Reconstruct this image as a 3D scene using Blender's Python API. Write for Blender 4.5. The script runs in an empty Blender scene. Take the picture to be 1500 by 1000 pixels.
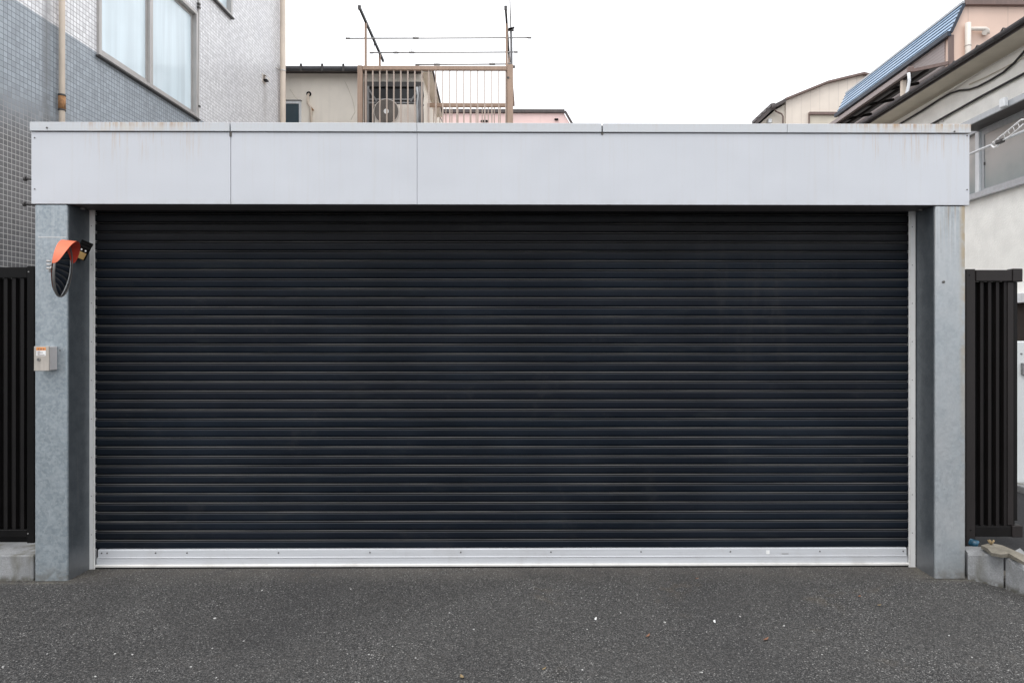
import bpy, bmesh, math, random
from mathutils import Vector, Matrix

random.seed(7)
scene = bpy.context.scene
col = scene.collection

# ------------------------------------------------------------------ camera
F = 1010.0                       # focal length in photo pixels (1500 wide)
CAM = Vector((0.0, -4.2, 1.49))
YAW = math.radians(0.45)
VPX, HZ = 781.0, 490.0           # vanishing point of the depth axis / horizon
PPX = VPX + F * math.tan(YAW)
N = Vector((math.sin(YAW), math.cos(YAW), 0))
R = Vector((math.cos(YAW), -math.sin(YAW), 0))
UP = Vector((0, 0, 1))

def ray(x, y):
    return N + R * ((x - PPX) / F) + UP * ((HZ - y) / F)
def PY(x, y, Y):                 # measured photo point -> point on the plane y = Y
    d = ray(x, y); return CAM + d * ((Y - CAM.y) / d.y)
def PX(x, y, X):
    d = ray(x, y); return CAM + d * ((X - CAM.x) / d.x)
def PZ(x, y, Z):
    d = ray(x, y); return CAM + d * ((Z - CAM.z) / d.z)

cd = bpy.data.cameras.new('camera')
cam = bpy.data.objects.new('camera', cd); col.objects.link(cam)
cam.location = CAM
cam.rotation_euler = (math.radians(90), 0, -YAW)
cd.sensor_fit = 'HORIZONTAL'; cd.sensor_width = 36.0
cd.lens = F / 1500 * 36.0
cd.shift_x = (750 - PPX) / 1500
cd.shift_y = (HZ - 500) / 1500
cd.clip_start = 0.05; cd.clip_end = 2000
scene.camera = cam

# ------------------------------------------------------------------ node helpers
class Mat:
    def __init__(s, name, rough=0.6, metal=0.0, spec=0.5, base=(0.5, 0.5, 0.5)):
        m = bpy.data.materials.new(name); m.use_nodes = True
        s.m = m; s.nt = m.node_tree; s.b = s.nt.nodes['Principled BSDF']
        s.b.inputs['Roughness'].default_value = rough
        s.b.inputs['Metallic'].default_value = metal
        s.b.inputs['Specular IOR Level'].default_value = spec
        s.b.inputs['Base Color'].default_value = (*base, 1)
        s._tc = None
    def node(s, t, **kw):
        n = s.nt.nodes.new(t)
        for k, v in kw.items(): setattr(n, k, v)
        return n
    def link(s, a, b): s.nt.links.new(a, b)
    def put(s, inp, v):
        if isinstance(v, bpy.types.NodeSocket): s.link(v, inp)
        elif isinstance(v, (tuple, list)) and len(v) == 3 and inp.type == 'RGBA': inp.default_value = (*v, 1)
        else: inp.default_value = v
    def co(s):
        if s._tc is None: s._tc = s.node('ShaderNodeTexCoord').outputs['Object']
        return s._tc
    def scaled(s, sc, loc=(0, 0, 0)):
        n = s.node('ShaderNodeMapping'); s.link(s.co(), n.inputs['Vector'])
        n.inputs['Scale'].default_value = sc; n.inputs['Location'].default_value = loc
        return n.outputs['Vector']
    def noise(s, scale, detail=3, rough=0.55, vec=None, dist=0):
        n = s.node('ShaderNodeTexNoise')
        s.link(vec if vec else s.co(), n.inputs['Vector'])
        n.inputs['Scale'].default_value = scale; n.inputs['Detail'].default_value = detail
        n.inputs['Roughness'].default_value = rough; n.inputs['Distortion'].default_value = dist
        return n.outputs['Fac']
    def voro(s, scale, vec=None, feature='F1'):
        n = s.node('ShaderNodeTexVoronoi', feature=feature)
        s.link(vec if vec else s.co(), n.inputs['Vector']); n.inputs['Scale'].default_value = scale
        return n
    def rng(s, v, a, b, c=0.0, d=1.0, smooth=True):
        n = s.node('ShaderNodeMapRange'); n.interpolation_type = 'SMOOTHSTEP' if smooth else 'LINEAR'
        s.put(n.inputs['Value'], v)
        for k, q in zip(('From Min', 'From Max', 'To Min', 'To Max'), (a, b, c, d)): n.inputs[k].default_value = q
        return n.outputs['Result']
    def math(s, op, a, b=0.0):
        n = s.node('ShaderNodeMath', operation=op); s.put(n.inputs[0], a); s.put(n.inputs[1], b)
        return n.outputs[0]
    def mix(s, f, a, b, mode='MIX'):
        n = s.node('ShaderNodeMix', data_type='RGBA', blend_type=mode)
        s.put(n.inputs[0], f); s.put(n.inputs[6], a); s.put(n.inputs[7], b)
        return n.outputs[2]
    def sep(s, v=None):
        n = s.node('ShaderNodeSeparateXYZ'); s.link(v if v else s.co(), n.inputs[0]); return n.outputs
    def comb(s, x, y, z=0.0):
        n = s.node('ShaderNodeCombineXYZ')
        for i, q in enumerate((x, y, z)): s.put(n.inputs[i], q)
        return n.outputs[0]
    def color(s, v): s.put(s.b.inputs['Base Color'], v)
    def rough(s, v): s.put(s.b.inputs['Roughness'], v)
    def bump(s, h, strength=0.3, dist=0.002):
        n = s.node('ShaderNodeBump'); s.put(n.inputs['Height'], h)
        n.inputs['Strength'].default_value = strength; n.inputs['Distance'].default_value = dist
        s.link(n.outputs['Normal'], s.b.inputs['Normal'])

def simple(name, c, rough=0.6, metal=0.0, var=0.12, scale=6.0, spec=0.5, bump=0.0, streak=True):
    """plain paint / metal / plastic with soft blotches and vertical streaks"""
    m = Mat(name, rough, metal, spec)
    n1 = m.noise(scale, 4)
    n2 = m.noise(1.0, 4, vec=m.scaled((scale * 4, scale * 4, scale * 0.35)))
    f = m.math('MULTIPLY', m.math('ADD', n1, n2 if streak else n1), 0.5)
    f = m.rng(f, 0.3, 0.7)
    lo = tuple(x * (1 - var) for x in c); hi = tuple(min(1, x * (1 + var)) for x in c)
    m.color(m.mix(f, lo, hi))
    m.rough(m.rng(n1, 0.2, 0.8, max(0.02, rough - 0.08), min(1, rough + 0.08)))
    if bump: m.bump(m.noise(scale * 30, 2), bump, 0.002)
    return m.m

M = {}
def mat_asphalt():
    m = Mat('asphalt', 0.9, spec=0.2)
    x, y, z = m.sep()
    big = m.noise(0.55, 4, 0.6); mid = m.noise(3.2, 5, 0.65); fine = m.noise(260, 3, 0.7); med = m.noise(70, 4, 0.75)
    base = m.mix(m.rng(big, 0.36, 0.62), (0.052, 0.051, 0.0515), (0.098, 0.096, 0.093))
    base = m.mix(m.rng(mid, 0.42, 0.70, 0.0, 0.55), base, (0.046, 0.0455, 0.047))
    base = m.mix(m.rng(m.noise(2.3, 5, 0.7, dist=0.6), 0.52, 0.72, 0.0, 0.5), base, (0.105, 0.101, 0.096))
    base = m.mix(m.rng(fine, 0.3, 0.7, 0, 0.75), base, (0.026, 0.0255, 0.026))
    base = m.mix(m.rng(med, 0.50, 0.64, 0, 0.55), base, (0.14, 0.137, 0.132))
    # aggregate : every stone has its own tone
    va = m.voro(125); ca = m.sep(va.outputs['Color'])
    tone = m.math('POWER', ca[1], 2.6)
    stone = m.mix(tone, (0.020, 0.0198, 0.0202), (0.215, 0.210, 0.203))
    stone = m.mix(m.rng(ca[2], 0.75, 0.95, 0, 0.35), stone, (0.13, 0.105, 0.085))
    base = m.mix(m.math('MULTIPLY', m.rng(va.outputs['Distance'], 0.62, 0.35), 0.54), base, stone)
    base = m.mix(m.rng(va.outputs['Distance'], 0.5, 0.75, 0, 0.6), base, (0.018, 0.018, 0.018))
    # fine aggregate
    v = m.voro(235); c = m.sep(v.outputs['Color'])
    f = m.math('MULTIPLY', m.rng(c[0], 0.58, 0.90), m.rng(v.outputs['Distance'], 0.62, 0.25))
    dens = m.rng(m.noise(1.6, 4, 0.65), 0.32, 0.66, 0.35, 1.0)
    base = m.mix(m.math('MULTIPLY', m.math('MULTIPLY', f, dens), 0.85), base, (0.31, 0.305, 0.295))
    # sparse chips of a few sizes
    for sc, ch, lo, hi, colr, k in ((150, 1, 0.84, 0.95, (0.36, 0.355, 0.345), 0.8), (88, 2, 0.915, 0.965, (0.46, 0.45, 0.43), 0.9), (52, 0, 0.95, 0.97, (0.50, 0.49, 0.47), 0.85)):
        vv = m.voro(sc); cc = m.sep(vv.outputs['Color'])
        ff = m.math('MULTIPLY', m.rng(cc[ch], lo, hi), m.rng(vv.outputs['Distance'], 0.40 if sc > 60 else 0.2, 0.16 if sc > 60 else 0.12))
        base = m.mix(m.math('MULTIPLY', m.math('MULTIPLY', ff, dens), k), base, colr)
    vd = m.voro(130); cdk = m.sep(vd.outputs['Color'])
    fd = m.math('MULTIPLY', m.rng(cdk[0], 0.8, 0.9), m.rng(vd.outputs['Distance'], 0.5, 0.3))
    base = m.mix(m.math('MULTIPLY', fd, 0.55), base, (0.020, 0.020, 0.021))
    # dust along the door, grit at the feet of the columns and kerbs
    dust = m.math('MULTIPLY', m.rng(y, -0.16, 0.2), m.rng(m.noise(5, 4), 0.3, 0.65, 0.3, 0.9))
    base = m.mix(m.math('MULTIPLY', dust, 0.36), base, (0.155, 0.138, 0.118))
    ax = m.math('ABSOLUTE', m.math('ADD', x, 0.2))
    foot = m.math('MULTIPLY', m.math('MULTIPLY', m.rng(y, -0.085, -0.005), m.rng(ax, 2.45, 2.75)), m.rng(m.noise(16, 5, 0.7), 0.38, 0.62))
    base = m.mix(m.math('MULTIPLY', foot, 0.75), base, (0.165, 0.150, 0.122))
    dark_line = m.math('MULTIPLY', m.rng(m.math('ABSOLUTE', m.math('ADD', y, 0.010)), 0.022, 0.0), m.rng(ax, 2.55, 2.66))
    base = m.mix(m.math('MULTIPLY', dark_line, 0.6), base, (0.022, 0.021, 0.019))  # thin darker line on the ground along the column fronts
    moss = m.math('MULTIPLY', m.rng(m.noise(1.7, 3), 0.58, 0.72), m.rng(m.noise(14, 3), 0.42, 0.6))
    base = m.mix(m.math('MULTIPLY', moss, 0.3), base, (0.14, 0.115, 0.085))
    # hairline cracks and a worn tyre path
    wv = m.node('ShaderNodeVectorMath', operation='ADD'); m.link(m.co(), wv.inputs[0])
    nz = m.node('ShaderNodeTexNoise'); m.link(m.co(), nz.inputs['Vector']); nz.inputs['Scale'].default_value = 2.5; nz.inputs['Detail'].default_value = 6
    sc_ = m.node('ShaderNodeVectorMath', operation='SCALE'); m.link(nz.outputs['Color'], sc_.inputs[0]); sc_.inputs['Scale'].default_value = 0.7
    m.link(sc_.outputs[0], wv.inputs[1])
    ve = m.voro(0.9, wv.outputs[0], 'DISTANCE_TO_EDGE')
    crack = m.math('MULTIPLY', m.rng(ve.outputs['Distance'], 0.006, 0.0015), m.rng(m.noise(0.8, 2), 0.52, 0.6))
    base = m.mix(m.math('MULTIPLY', crack, 0.16), base, (0.016, 0.016, 0.016))
    for xc in (-1.35, 0.95):
        tr = m.math('MULTIPLY', m.rng(m.math('ABSOLUTE', m.math('SUBTRACT', m.math('ADD', x, m.math('MULTIPLY', m.noise(0.8, 2), 0.4)), xc + 0.2)), 0.34, 0.05), m.rng(mid, 0.3, 0.6, 0.3, 1))
        base = m.mix(m.math('MULTIPLY', tr, 0.30), base, (0.040, 0.0395, 0.041))
    m.color(base)
    h = m.math('ADD', m.math('MULTIPLY', fine, 0.6), m.math('MULTIPLY', m.rng(v.outputs['Distance'], 0.0, 0.7, 1, 0), 0.5))
    m.bump(h, 0.6, 0.004)
    return m.m
M['asphalt'] = mat_asphalt()

def mat_galv():
    m = Mat('galvanised_steel', 0.45, 0.4)
    v = m.voro(70, vec=None); c = m.sep(v.outputs['Color'])
    cl = m.noise(9, 5, 0.65); streak = m.noise(1.0, 4, vec=m.scaled((55, 55, 1.6)))
    base = m.mix(m.rng(c[0], 0.1, 0.9), (0.245, 0.285, 0.312), (0.315, 0.355, 0.38))
    base = m.mix(m.rng(cl, 0.42, 0.72, 0, 0.5), base, (0.40, 0.445, 0.475))
    base = m.mix(m.rng(m.noise(62, 5, 0.8), 0.60, 0.70, 0, 0.7), base, (0.58, 0.62, 0.64))
    z = m.sep()[2]; x = m.sep()[0]
    top = m.rng(z, 1.75, 2.2)
    right = m.rng(x, 0.0, 1.0)
    base = m.mix(m.math('MULTIPLY', m.math('MULTIPLY', m.rng(streak, 0.42, 0.6), top), m.math('ADD', m.math('MULTIPLY', right, 0.6), 0.15)), base, (0.58, 0.59, 0.60))
    base = m.mix(m.math('MULTIPLY', right, m.rng(m.noise(3.5, 5, 0.7, vec=m.scaled((1, 1, 0.6), (5, 0, 1))), 0.25, 0.7, 0.25, 0.85)), base, (0.43, 0.445, 0.455))
    base = m.mix(m.math('MULTIPLY', right, m.rng(m.noise(1.0, 5, 0.7, vec=m.scaled((7, 7, 3.2), (1, 8, 2)), dist=0.8), 0.55, 0.72, 0, 0.5)), base, (0.27, 0.29, 0.31))
    rust = m.math('MULTIPLY', m.math('MULTIPLY', m.rng(m.noise(1.0, 4, vec=m.scaled((70, 70, 1.1), (3, 1, 0))), 0.54, 0.68), m.rng(z, 1.9, 2.25)), right)
    base = m.mix(m.math('MULTIPLY', rust, 0.85), base, (0.26, 0.19, 0.12))
    sc1 = m.noise(1.0, 3, 0.6, vec=m.scaled((60, 60, 2.2), (9, 2, 4)))
    base = m.mix(m.rng(sc1, 0.66, 0.74, 0, 0.4), base, (0.20, 0.215, 0.23))
    edge = m.math('MULTIPLY', m.rng(x, 2.600, 2.632), m.rng(z, 0.6, 2.2, 0.15, 0.9))
    base = m.mix(m.math('MULTIPLY', edge, m.rng(m.noise(12, 4), 0.3, 0.6)), base, (0.36, 0.29, 0.19))
    foot = m.math('MULTIPLY', m.rng(z, 0.13, 0.0), m.rng(m.noise(22, 4), 0.35, 0.65, 0.2, 1.0))
    base = m.mix(m.math('MULTIPLY', foot, 0.6), base, (0.17, 0.155, 0.13))
    m.color(base)
    m.rough(m.rng(c[1], 0, 1, 0.30, 0.46))
    m.bump(m.noise(160, 3), 0.15, 0.001)
    return m.m
M['galv'] = mat_galv()

M['galv_reflect_dark'] = None
def mat_galv_reflect_dark():
    m = Mat('dark_reflection_plate', 0.42, 0.3)  # column inner faces: their dark reflection is painted into the base colour
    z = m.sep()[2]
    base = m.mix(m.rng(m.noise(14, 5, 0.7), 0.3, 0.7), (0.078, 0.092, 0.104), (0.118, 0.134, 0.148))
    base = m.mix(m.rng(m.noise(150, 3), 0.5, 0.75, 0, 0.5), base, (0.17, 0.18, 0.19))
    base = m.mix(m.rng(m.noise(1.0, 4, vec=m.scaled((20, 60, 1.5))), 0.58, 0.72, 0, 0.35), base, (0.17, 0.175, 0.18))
    base = m.mix(m.math('MULTIPLY', m.rng(z, 0.22, 0.05), 0.45), base, (0.20, 0.20, 0.20))  # paler reflection at the foot, also painted in
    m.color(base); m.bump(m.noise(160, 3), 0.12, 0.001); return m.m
M['galv_reflect_dark'] = mat_galv_reflect_dark()
def mat_fascia(name, c, stain):
    m = Mat(name, 0.42, 0.0, 0.45)
    x, y, z = m.sep()
    base = m.mix(m.rng(m.noise(2.2, 4), 0.3, 0.7), tuple(q * 0.97 for q in c), c)
    st = m.noise(1.0, 5, 0.65, vec=m.scaled((45, 45, 0.9)))
    base = m.mix(m.rng(st, 0.50, 0.75, 0, 0.2), base, (0.52, 0.50, 0.47))
    base = m.mix(m.rng(m.noise(240, 2), 0.68, 0.74, 0, 0.25), base, (0.35, 0.34, 0.33))
    left = m.math('MULTIPLY', m.rng(x, -2.78, -2.6), m.rng(x, -1.9, -2.15))
    right = m.math('MULTIPLY', m.rng(x, 1.7, 2.25), 1.0)
    zone = m.math('ADD', m.math('ADD', left, m.math('MULTIPLY', right, 1.35)), 0.12)
    rs = m.noise(1.0, 4, 0.7, vec=m.scaled((70, 70, 3.0), (2, 0, 5)))
    if stain == 'coping':
        g = m.rng(z, 2.728, 2.77, 0.25, 1.0)
        rf = m.math('MULTIPLY', m.math('MULTIPLY', m.rng(rs, 0.42, 0.68), g), zone)
        base = m.mix(m.math('MULTIPLY', rf, 0.75), base, (0.42, 0.27, 0.15))
        base = m.mix(m.math('MULTIPLY', m.rng(m.noise(30, 4), 0.4, 0.7), m.math('MULTIPLY', zone, 0.4)), base, (0.58, 0.52, 0.43))
    else:
        g = m.rng(z, 2.45, 2.715)
        rf = m.math('MULTIPLY', m.math('MULTIPLY', m.rng(rs, 0.5, 0.72), g), zone)
        base = m.mix(m.math('MULTIPLY', rf, 0.5), base, (0.50, 0.37, 0.25))
        b = m.math('MULTIPLY', m.rng(z, 2.32, 2.285), m.rng(m.noise(14, 4), 0.35, 0.65))
        base = m.mix(m.math('MULTIPLY', b, 0.25), base, (0.45, 0.44, 0.42))
    m.color(base)
    m.bump(m.noise(1.6, 2), 0.5, 0.03)
    return m.m
M['fascia'] = mat_fascia('painted_fascia', (0.585, 0.603, 0.640), 'panel')
M['coping'] = mat_fascia('painted_coping', (0.57, 0.592, 0.618), 'coping')

SY = 0.245
PITCH = 13.58 / 1010 * (SY + 4.2)
_zbot = PY(750, 801.5, SY).z
ZTOP = _zbot + (int((PY(750, 299.5, -0.006).z + 0.10 - _zbot) / PITCH) + 1) * PITCH
def mat_shutter():
    m = Mat('black_shutter_paint', 0.42, 0.0, 0.09)
    x, y, z = m.sep()
    base = m.mix(m.rng(m.noise(1.3, 4), 0.35, 0.7), (0.0060, 0.0092, 0.0146), (0.0108, 0.0156, 0.0232))
    row = m.voro(1.0, vec=m.scaled((0.0, 0.0, 16.8)))
    base = m.mix(m.rng(m.sep(row.outputs['Color'])[0], 0, 1, 0, 0.35), base, (0.0125, 0.0130, 0.0175))
    sm = m.noise(1.0, 5, 0.7, vec=m.scaled((2.2, 1, 9)))
    base = m.mix(m.rng(sm, 0.55, 0.75, 0, 0.45), base, (0.024, 0.028, 0.031))
    sm3 = m.noise(1.0, 6, 0.75, vec=m.scaled((3.5, 1, 3.0), (4, 0, 2)))
    base = m.mix(m.rng(sm3, 0.56, 0.70, 0, 0.35), base, (0.030, 0.031, 0.034))
    base = m.mix(m.rng(m.noise(1.1, 4, 0.6, vec=m.scaled((1, 1, 1.3), (7, 0, 1))), 0.5, 0.72, 0, 0.55), base, (0.0038, 0.0054, 0.0074))
    sx = m.noise(1.0, 5, 0.7, vec=m.scaled((9, 1, 1.4)))
    mk = m.math('MULTIPLY', m.rng(x, 0.75, 1.25), m.rng(x, 1.95, 1.45))
    mk = m.math('MULTIPLY', mk, m.rng(z, 1.0, 1.8))
    base = m.mix(m.math('MULTIPLY', m.math('MULTIPLY', mk, m.rng(sx, 0.45, 0.7)), 0.6), base, (0.030, 0.030, 0.032))
    fl = m.noise(90, 4, 0.75, vec=m.scaled((1, 1, 1.5)))
    base = m.mix(m.math('MULTIPLY', m.rng(fl, 0.64, 0.74), m.rng(m.noise(1.6, 2), 0.5, 0.65, 0.0, 0.5)), base, (0.06, 0.056, 0.052))
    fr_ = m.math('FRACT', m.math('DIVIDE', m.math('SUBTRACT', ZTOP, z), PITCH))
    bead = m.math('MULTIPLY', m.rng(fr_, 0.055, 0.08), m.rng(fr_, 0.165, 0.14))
    base = m.mix(m.math('MULTIPLY', bead, m.rng(m.noise(1.0, 3, vec=m.scaled((1.2, 1, 17))), 0.3, 0.7, 0.35, 1.0)), base, (0.135, 0.134, 0.132))  # bead paler: dust plus a painted highlight line
    lip_light = m.math('MULTIPLY', m.rng(fr_, 0.235, 0.245), m.rng(fr_, 0.36, 0.26))
    base = m.mix(m.math('MULTIPLY', lip_light, 0.65), base, (0.055, 0.057, 0.062))  # upward-facing top of each slat face lightened, a painted highlight
    brown = m.rng(z, 1.85, 2.2)
    base = m.mix(m.math('MULTIPLY', brown, 0.5), base, (0.020, 0.0175, 0.0155))
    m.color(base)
    m.rough(m.rng(m.noise(3, 4, vec=m.scaled((1, 1, 3))), 0.3, 0.7, 0.34, 0.56))
    m.bump(m.noise(60, 2, vec=m.scaled((0.25, 1, 1))), 0.05, 0.002)
    return m.m
M['shutter'] = mat_shutter()

def mat_alu(name, c, dirty=0.0, metal=0.25, rough=0.45):
    m = Mat(name, rough, metal)
    st = m.noise(1.0, 4, vec=m.scaled((1.5, 8, 160)))
    base = m.mix(m.rng(st, 0.35, 0.65), tuple(q * 0.9 for q in c), c)
    base = m.mix(m.rng(m.noise(6, 5, 0.7), 0.45, 0.75, 0, dirty), base, (0.30, 0.28, 0.25))
    m.color(base); return m.m
M['alu_bar'] = mat_alu('bottom_bar_aluminium', (0.56, 0.575, 0.60), 0.2, 0.1, 0.5)
M['alu_lip'] = mat_alu('bottom_lip_aluminium', (0.78, 0.77, 0.74), 0.35)
M['alu_rail'] = simple('guide_rail_aluminium', (0.74, 0.74, 0.73), 0.5, 0.05, 0.06, 4)
M['soffit'] = simple('dark_soffit', (0.12, 0.112, 0.115), 0.6, 0, 0.2)
M['black'] = simple('black_paint', (0.0035, 0.0032, 0.0033), 0.5, 0, 0.2, spec=0.15)
M['rubber'] = simple('black_rubber', (0.012, 0.012, 0.012), 0.8, 0, 0.2)
M['dark_brown'] = simple('dark_brown_aluminium', (0.019, 0.0155, 0.015), 0.5, 0.0, 0.15, spec=0.3)
M['fin'] = simple('dark_fin_aluminium', (0.0125, 0.0105, 0.0105), 0.5, 0.0, 0.15, spec=0.2)
M['louvre'] = simple('dark_louvre_aluminium', (0.0065, 0.0056, 0.0056), 0.5, 0.0, 0.15, spec=0.2)
M['screw'] = simple('dull_screw', (0.10, 0.095, 0.09), 0.4, 0.6)
M['gap'] = simple('dark_joint_sealant', (0.09, 0.08, 0.07), 0.9)  # dark sealant colour for the joints and the board behind them

def mat_tile():
    m = Mat('small_square_tiles', 0.28, 0.0, 0.5)
    x, y, z = m.sep()
    br = m.node('ShaderNodeTexBrick'); br.offset = 0; br.squash = 1
    m.link(m.comb(y, z), br.inputs['Vector'])
    br.inputs['Scale'].default_value = 1.0
    br.inputs['Brick Width'].default_value = 0.047; br.inputs['Row Height'].default_value = 0.047
    br.inputs['Mortar Size'].default_value = 0.0030; br.inputs['Mortar Smooth'].default_value = 0.2
    br.inputs['Color1'].default_value = (0.78, 0.78, 0.78, 1); br.inputs['Color2'].default_value = (1.05, 1.05, 1.05, 1)
    br.inputs['Mortar'].default_value = (1, 1, 1, 1); br.inputs['Bias'].default_value = 0.1
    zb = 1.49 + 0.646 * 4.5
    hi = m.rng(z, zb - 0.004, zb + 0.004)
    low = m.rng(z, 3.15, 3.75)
    grey = m.mix(low, (0.145, 0.145, 0.15), (0.355, 0.40, 0.445))  # upper grey tiles painted paler to stand for their sky reflection
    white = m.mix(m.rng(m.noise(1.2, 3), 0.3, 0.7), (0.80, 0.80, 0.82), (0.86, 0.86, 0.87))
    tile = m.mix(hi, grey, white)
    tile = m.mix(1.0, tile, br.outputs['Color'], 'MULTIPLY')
    jl = m.mix(low, (0.50, 0.49, 0.48), (0.17, 0.185, 0.20))  # joints follow the same painted reflection, darker higher up
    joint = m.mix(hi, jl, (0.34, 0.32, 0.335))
    st = m.noise(1.0, 4, vec=m.scaled((1, 5, 0.4)))
    tile = m.mix(m.rng(st, 0.55, 0.75, 0, 0.35), tile, m.mix(hi, (0.11, 0.11, 0.115), (0.66, 0.64, 0.63)))
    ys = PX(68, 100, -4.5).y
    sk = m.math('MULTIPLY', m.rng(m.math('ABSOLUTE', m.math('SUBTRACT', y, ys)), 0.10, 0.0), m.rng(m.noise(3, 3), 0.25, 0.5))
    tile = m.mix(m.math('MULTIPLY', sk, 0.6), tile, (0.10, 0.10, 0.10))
    yv = PX(388, 118, -4.5).y
    sv = m.math('MULTIPLY', m.rng(m.math('ABSOLUTE', m.math('SUBTRACT', y, yv)), 0.14, 0.0), m.rng(z, 4.5, 5.6))
    sv = m.math('MULTIPLY', sv, m.rng(z, 5.78, 5.72))
    tile = m.mix(m.math('MULTIPLY', sv, 0.45), tile, (0.40, 0.38, 0.36))
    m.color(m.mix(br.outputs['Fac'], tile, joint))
    m.rough(m.math('ADD', m.math('MULTIPLY', br.outputs['Fac'], 0.4), 0.3))
    m.bump(m.math('SUBTRACT', 1.0, br.outputs['Fac']), 0.5, 0.002)
    return m.m
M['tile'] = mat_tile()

def mat_concrete(name, c, moss=0.3, bump=0.5):
    m = Mat(name, 0.88, 0, 0.3)
    n = m.noise(7, 6, 0.65); f = m.noise(130, 3, 0.7)
    base = m.mix(m.rng(n, 0.3, 0.7), tuple(q * 0.72 for q in c), tuple(min(1, q * 1.15) for q in c))
    base = m.mix(m.rng(f, 0.3, 0.7, 0, 0.55), base, tuple(q * 0.5 for q in c))
    base = m.mix(m.rng(m.noise(1.0, 4, vec=m.scaled((9, 9, 2))), 0.48, 0.68, 0, moss), base, (0.11, 0.105, 0.08))
    z = m.sep()[2]
    base = m.mix(m.math('MULTIPLY', m.rng(z, 0.045, 0.0), m.rng(m.noise(25, 3), 0.3, 0.6)), base, (0.09, 0.085, 0.07))
    m.color(base); m.bump(m.math('ADD', f, n), bump, 0.004)
    return m.m
M['shaded_paving'] = simple('shaded_dark_asphalt', (0.012, 0.012, 0.014), 0.9, 0, 0.3, 25, bump=0.4)  # dark asphalt with the shade behind the fence put into its colour
M['concrete'] = mat_concrete('kerb_concrete', (0.30, 0.305, 0.31), 0.75)
M['slab'] = mat_concrete('weathered_slab_concrete', (0.27, 0.245, 0.20), 0.5, 0.9)

def mat_plaster(name, c, bump=0.5, var=0.06, scale=3, dirt=0.12):
    m = Mat(name, 0.9, 0, 0.2)
    base = m.mix(m.rng(m.noise(scale, 5), 0.3, 0.7), tuple(q * (1 - var) for q in c), tuple(min(1, q * (1 + var)) for q in c))
    base = m.mix(m.rng(m.noise(1.0, 4, vec=m.scaled((6, 6, 0.5))), 0.52, 0.74, 0, dirt), base, tuple(q * 0.55 for q in c))
    m.color(base); m.bump(m.noise(45, 4, 0.7), bump, 0.006)
    return m.m
M['cream'] = mat_plaster('cream_render', (0.86, 0.80, 0.71), 0.3, 0.06, 1.5, 0.2)
M['cream_light'] = mat_plaster('light_cream_render', (0.78, 0.72, 0.63), 0.2)
M['white_plaster'] = mat_plaster('rough_white_plaster', (0.92, 0.91, 0.865), 0.8, 0.05, 4)
M['beige_plaster'] = mat_plaster('beige_eaves_board', (0.62, 0.57, 0.48), 0.2)

def mat_siding(name, c, pitch, axis='x', dark=0.8, vertical=True, wid=0.04):
    m = Mat(name, 0.6, 0, 0.3)
    s = m.sep(); a = s['xyz'.index(axis)]
    fr = m.math('FRACT', m.math('DIVIDE', a, pitch))
    ln = m.math('LESS_THAN', fr, wid)
    base = m.mix(m.rng(m.noise(1.5, 4), 0.3, 0.7), tuple(q * 0.95 for q in c), tuple(min(1, q * 1.04) for q in c))
    base = m.mix(m.rng(m.noise(1.0, 4, vec=m.scaled((5, 5, 0.4))), 0.55, 0.8, 0, 0.15), base, tuple(q * 0.6 for q in c))
    m.color(m.mix(ln, base, tuple(q * dark for q in c)))
    m.bump(m.math('SUBTRACT', 1.0, ln), 0.4, 0.006)
    return m.m
M['pink_siding'] = mat_siding('salmon_pink_siding', (0.74, 0.555, 0.46), 0.70, wid=0.02)
M['pink_far'] = mat_siding('pink_wall_paint', (0.85, 0.63, 0.60), 1.2, wid=0.01, dark=0.93)
M['ivory_siding'] = mat_siding('ivory_metal_siding', (0.78, 0.70, 0.615), 0.26, dark=0.82, wid=0.05)
M['mauve'] = mat_siding('mauve_grey_siding', (0.36, 0.31, 0.30), 0.055, 'z', 0.75, wid=0.15)

def mat_window(name, c, rough=0.22, folds=14, spec=0.5):
    m = Mat(name, rough, 0, spec)
    f = m.noise(1.0, 3, vec=m.scaled((folds, folds, 0.35)))
    g = m.noise(1.1, 3)
    base = m.mix(m.rng(f, 0.35, 0.65), tuple(q * 0.86 for q in c), c)
    base = m.mix(m.rng(g, 0.45, 0.7, 0, 0.4), base, tuple(q * 0.78 for q in c))
    m.color(base); m.bump(m.voro(60).outputs['Distance'], 0.10, 0.004)
    m.b.inputs['Coat Weight'].default_value = 0.4; m.b.inputs['Coat Roughness'].default_value = 0.08
    return m.m
M['curtain_glass'] = mat_window('sky_tinted_frosted_glass', (0.72, 0.84, 0.90), 0.25, 7)  # frosted curtain glass with the reflected bluish sky painted into its base
def mat_frost():
    m = Mat('grey_frosted_glass', 0.35, 0, 0.5)
    x, y, z = m.sep()
    f = m.rng(m.math('ADD', z, m.math('MULTIPLY', m.noise(1.6, 3), 0.5)), 3.4, 4.35)
    base = m.mix(f, (0.21, 0.27, 0.275), (0.50, 0.475, 0.45))
    base = m.mix(m.rng(m.noise(2.2, 3), 0.45, 0.7, 0, 0.35), base, (0.22, 0.26, 0.265))
    m.color(base); m.bump(m.noise(60, 3), 0.25, 0.004); return m.m
M['frost'] = mat_frost()
M['teal_glass'] = mat_window('dark_teal_glass', (0.045, 0.075, 0.095), 0.15, 3)
M['black_glass'] = mat_window('black_glass', (0.006, 0.007, 0.009), 0.3, 3, 0.2)
M['frame_alu'] = simple('bronze_grey_window_frame', (0.44, 0.42, 0.405), 0.4, 0.25, 0.1)
M['frame_dark'] = simple('dark_window_frame', (0.06, 0.056, 0.055), 0.5)
M['frame_grey'] = simple('grey_window_frame', (0.42, 0.44, 0.46), 0.4, 0.2, 0.1)
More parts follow.
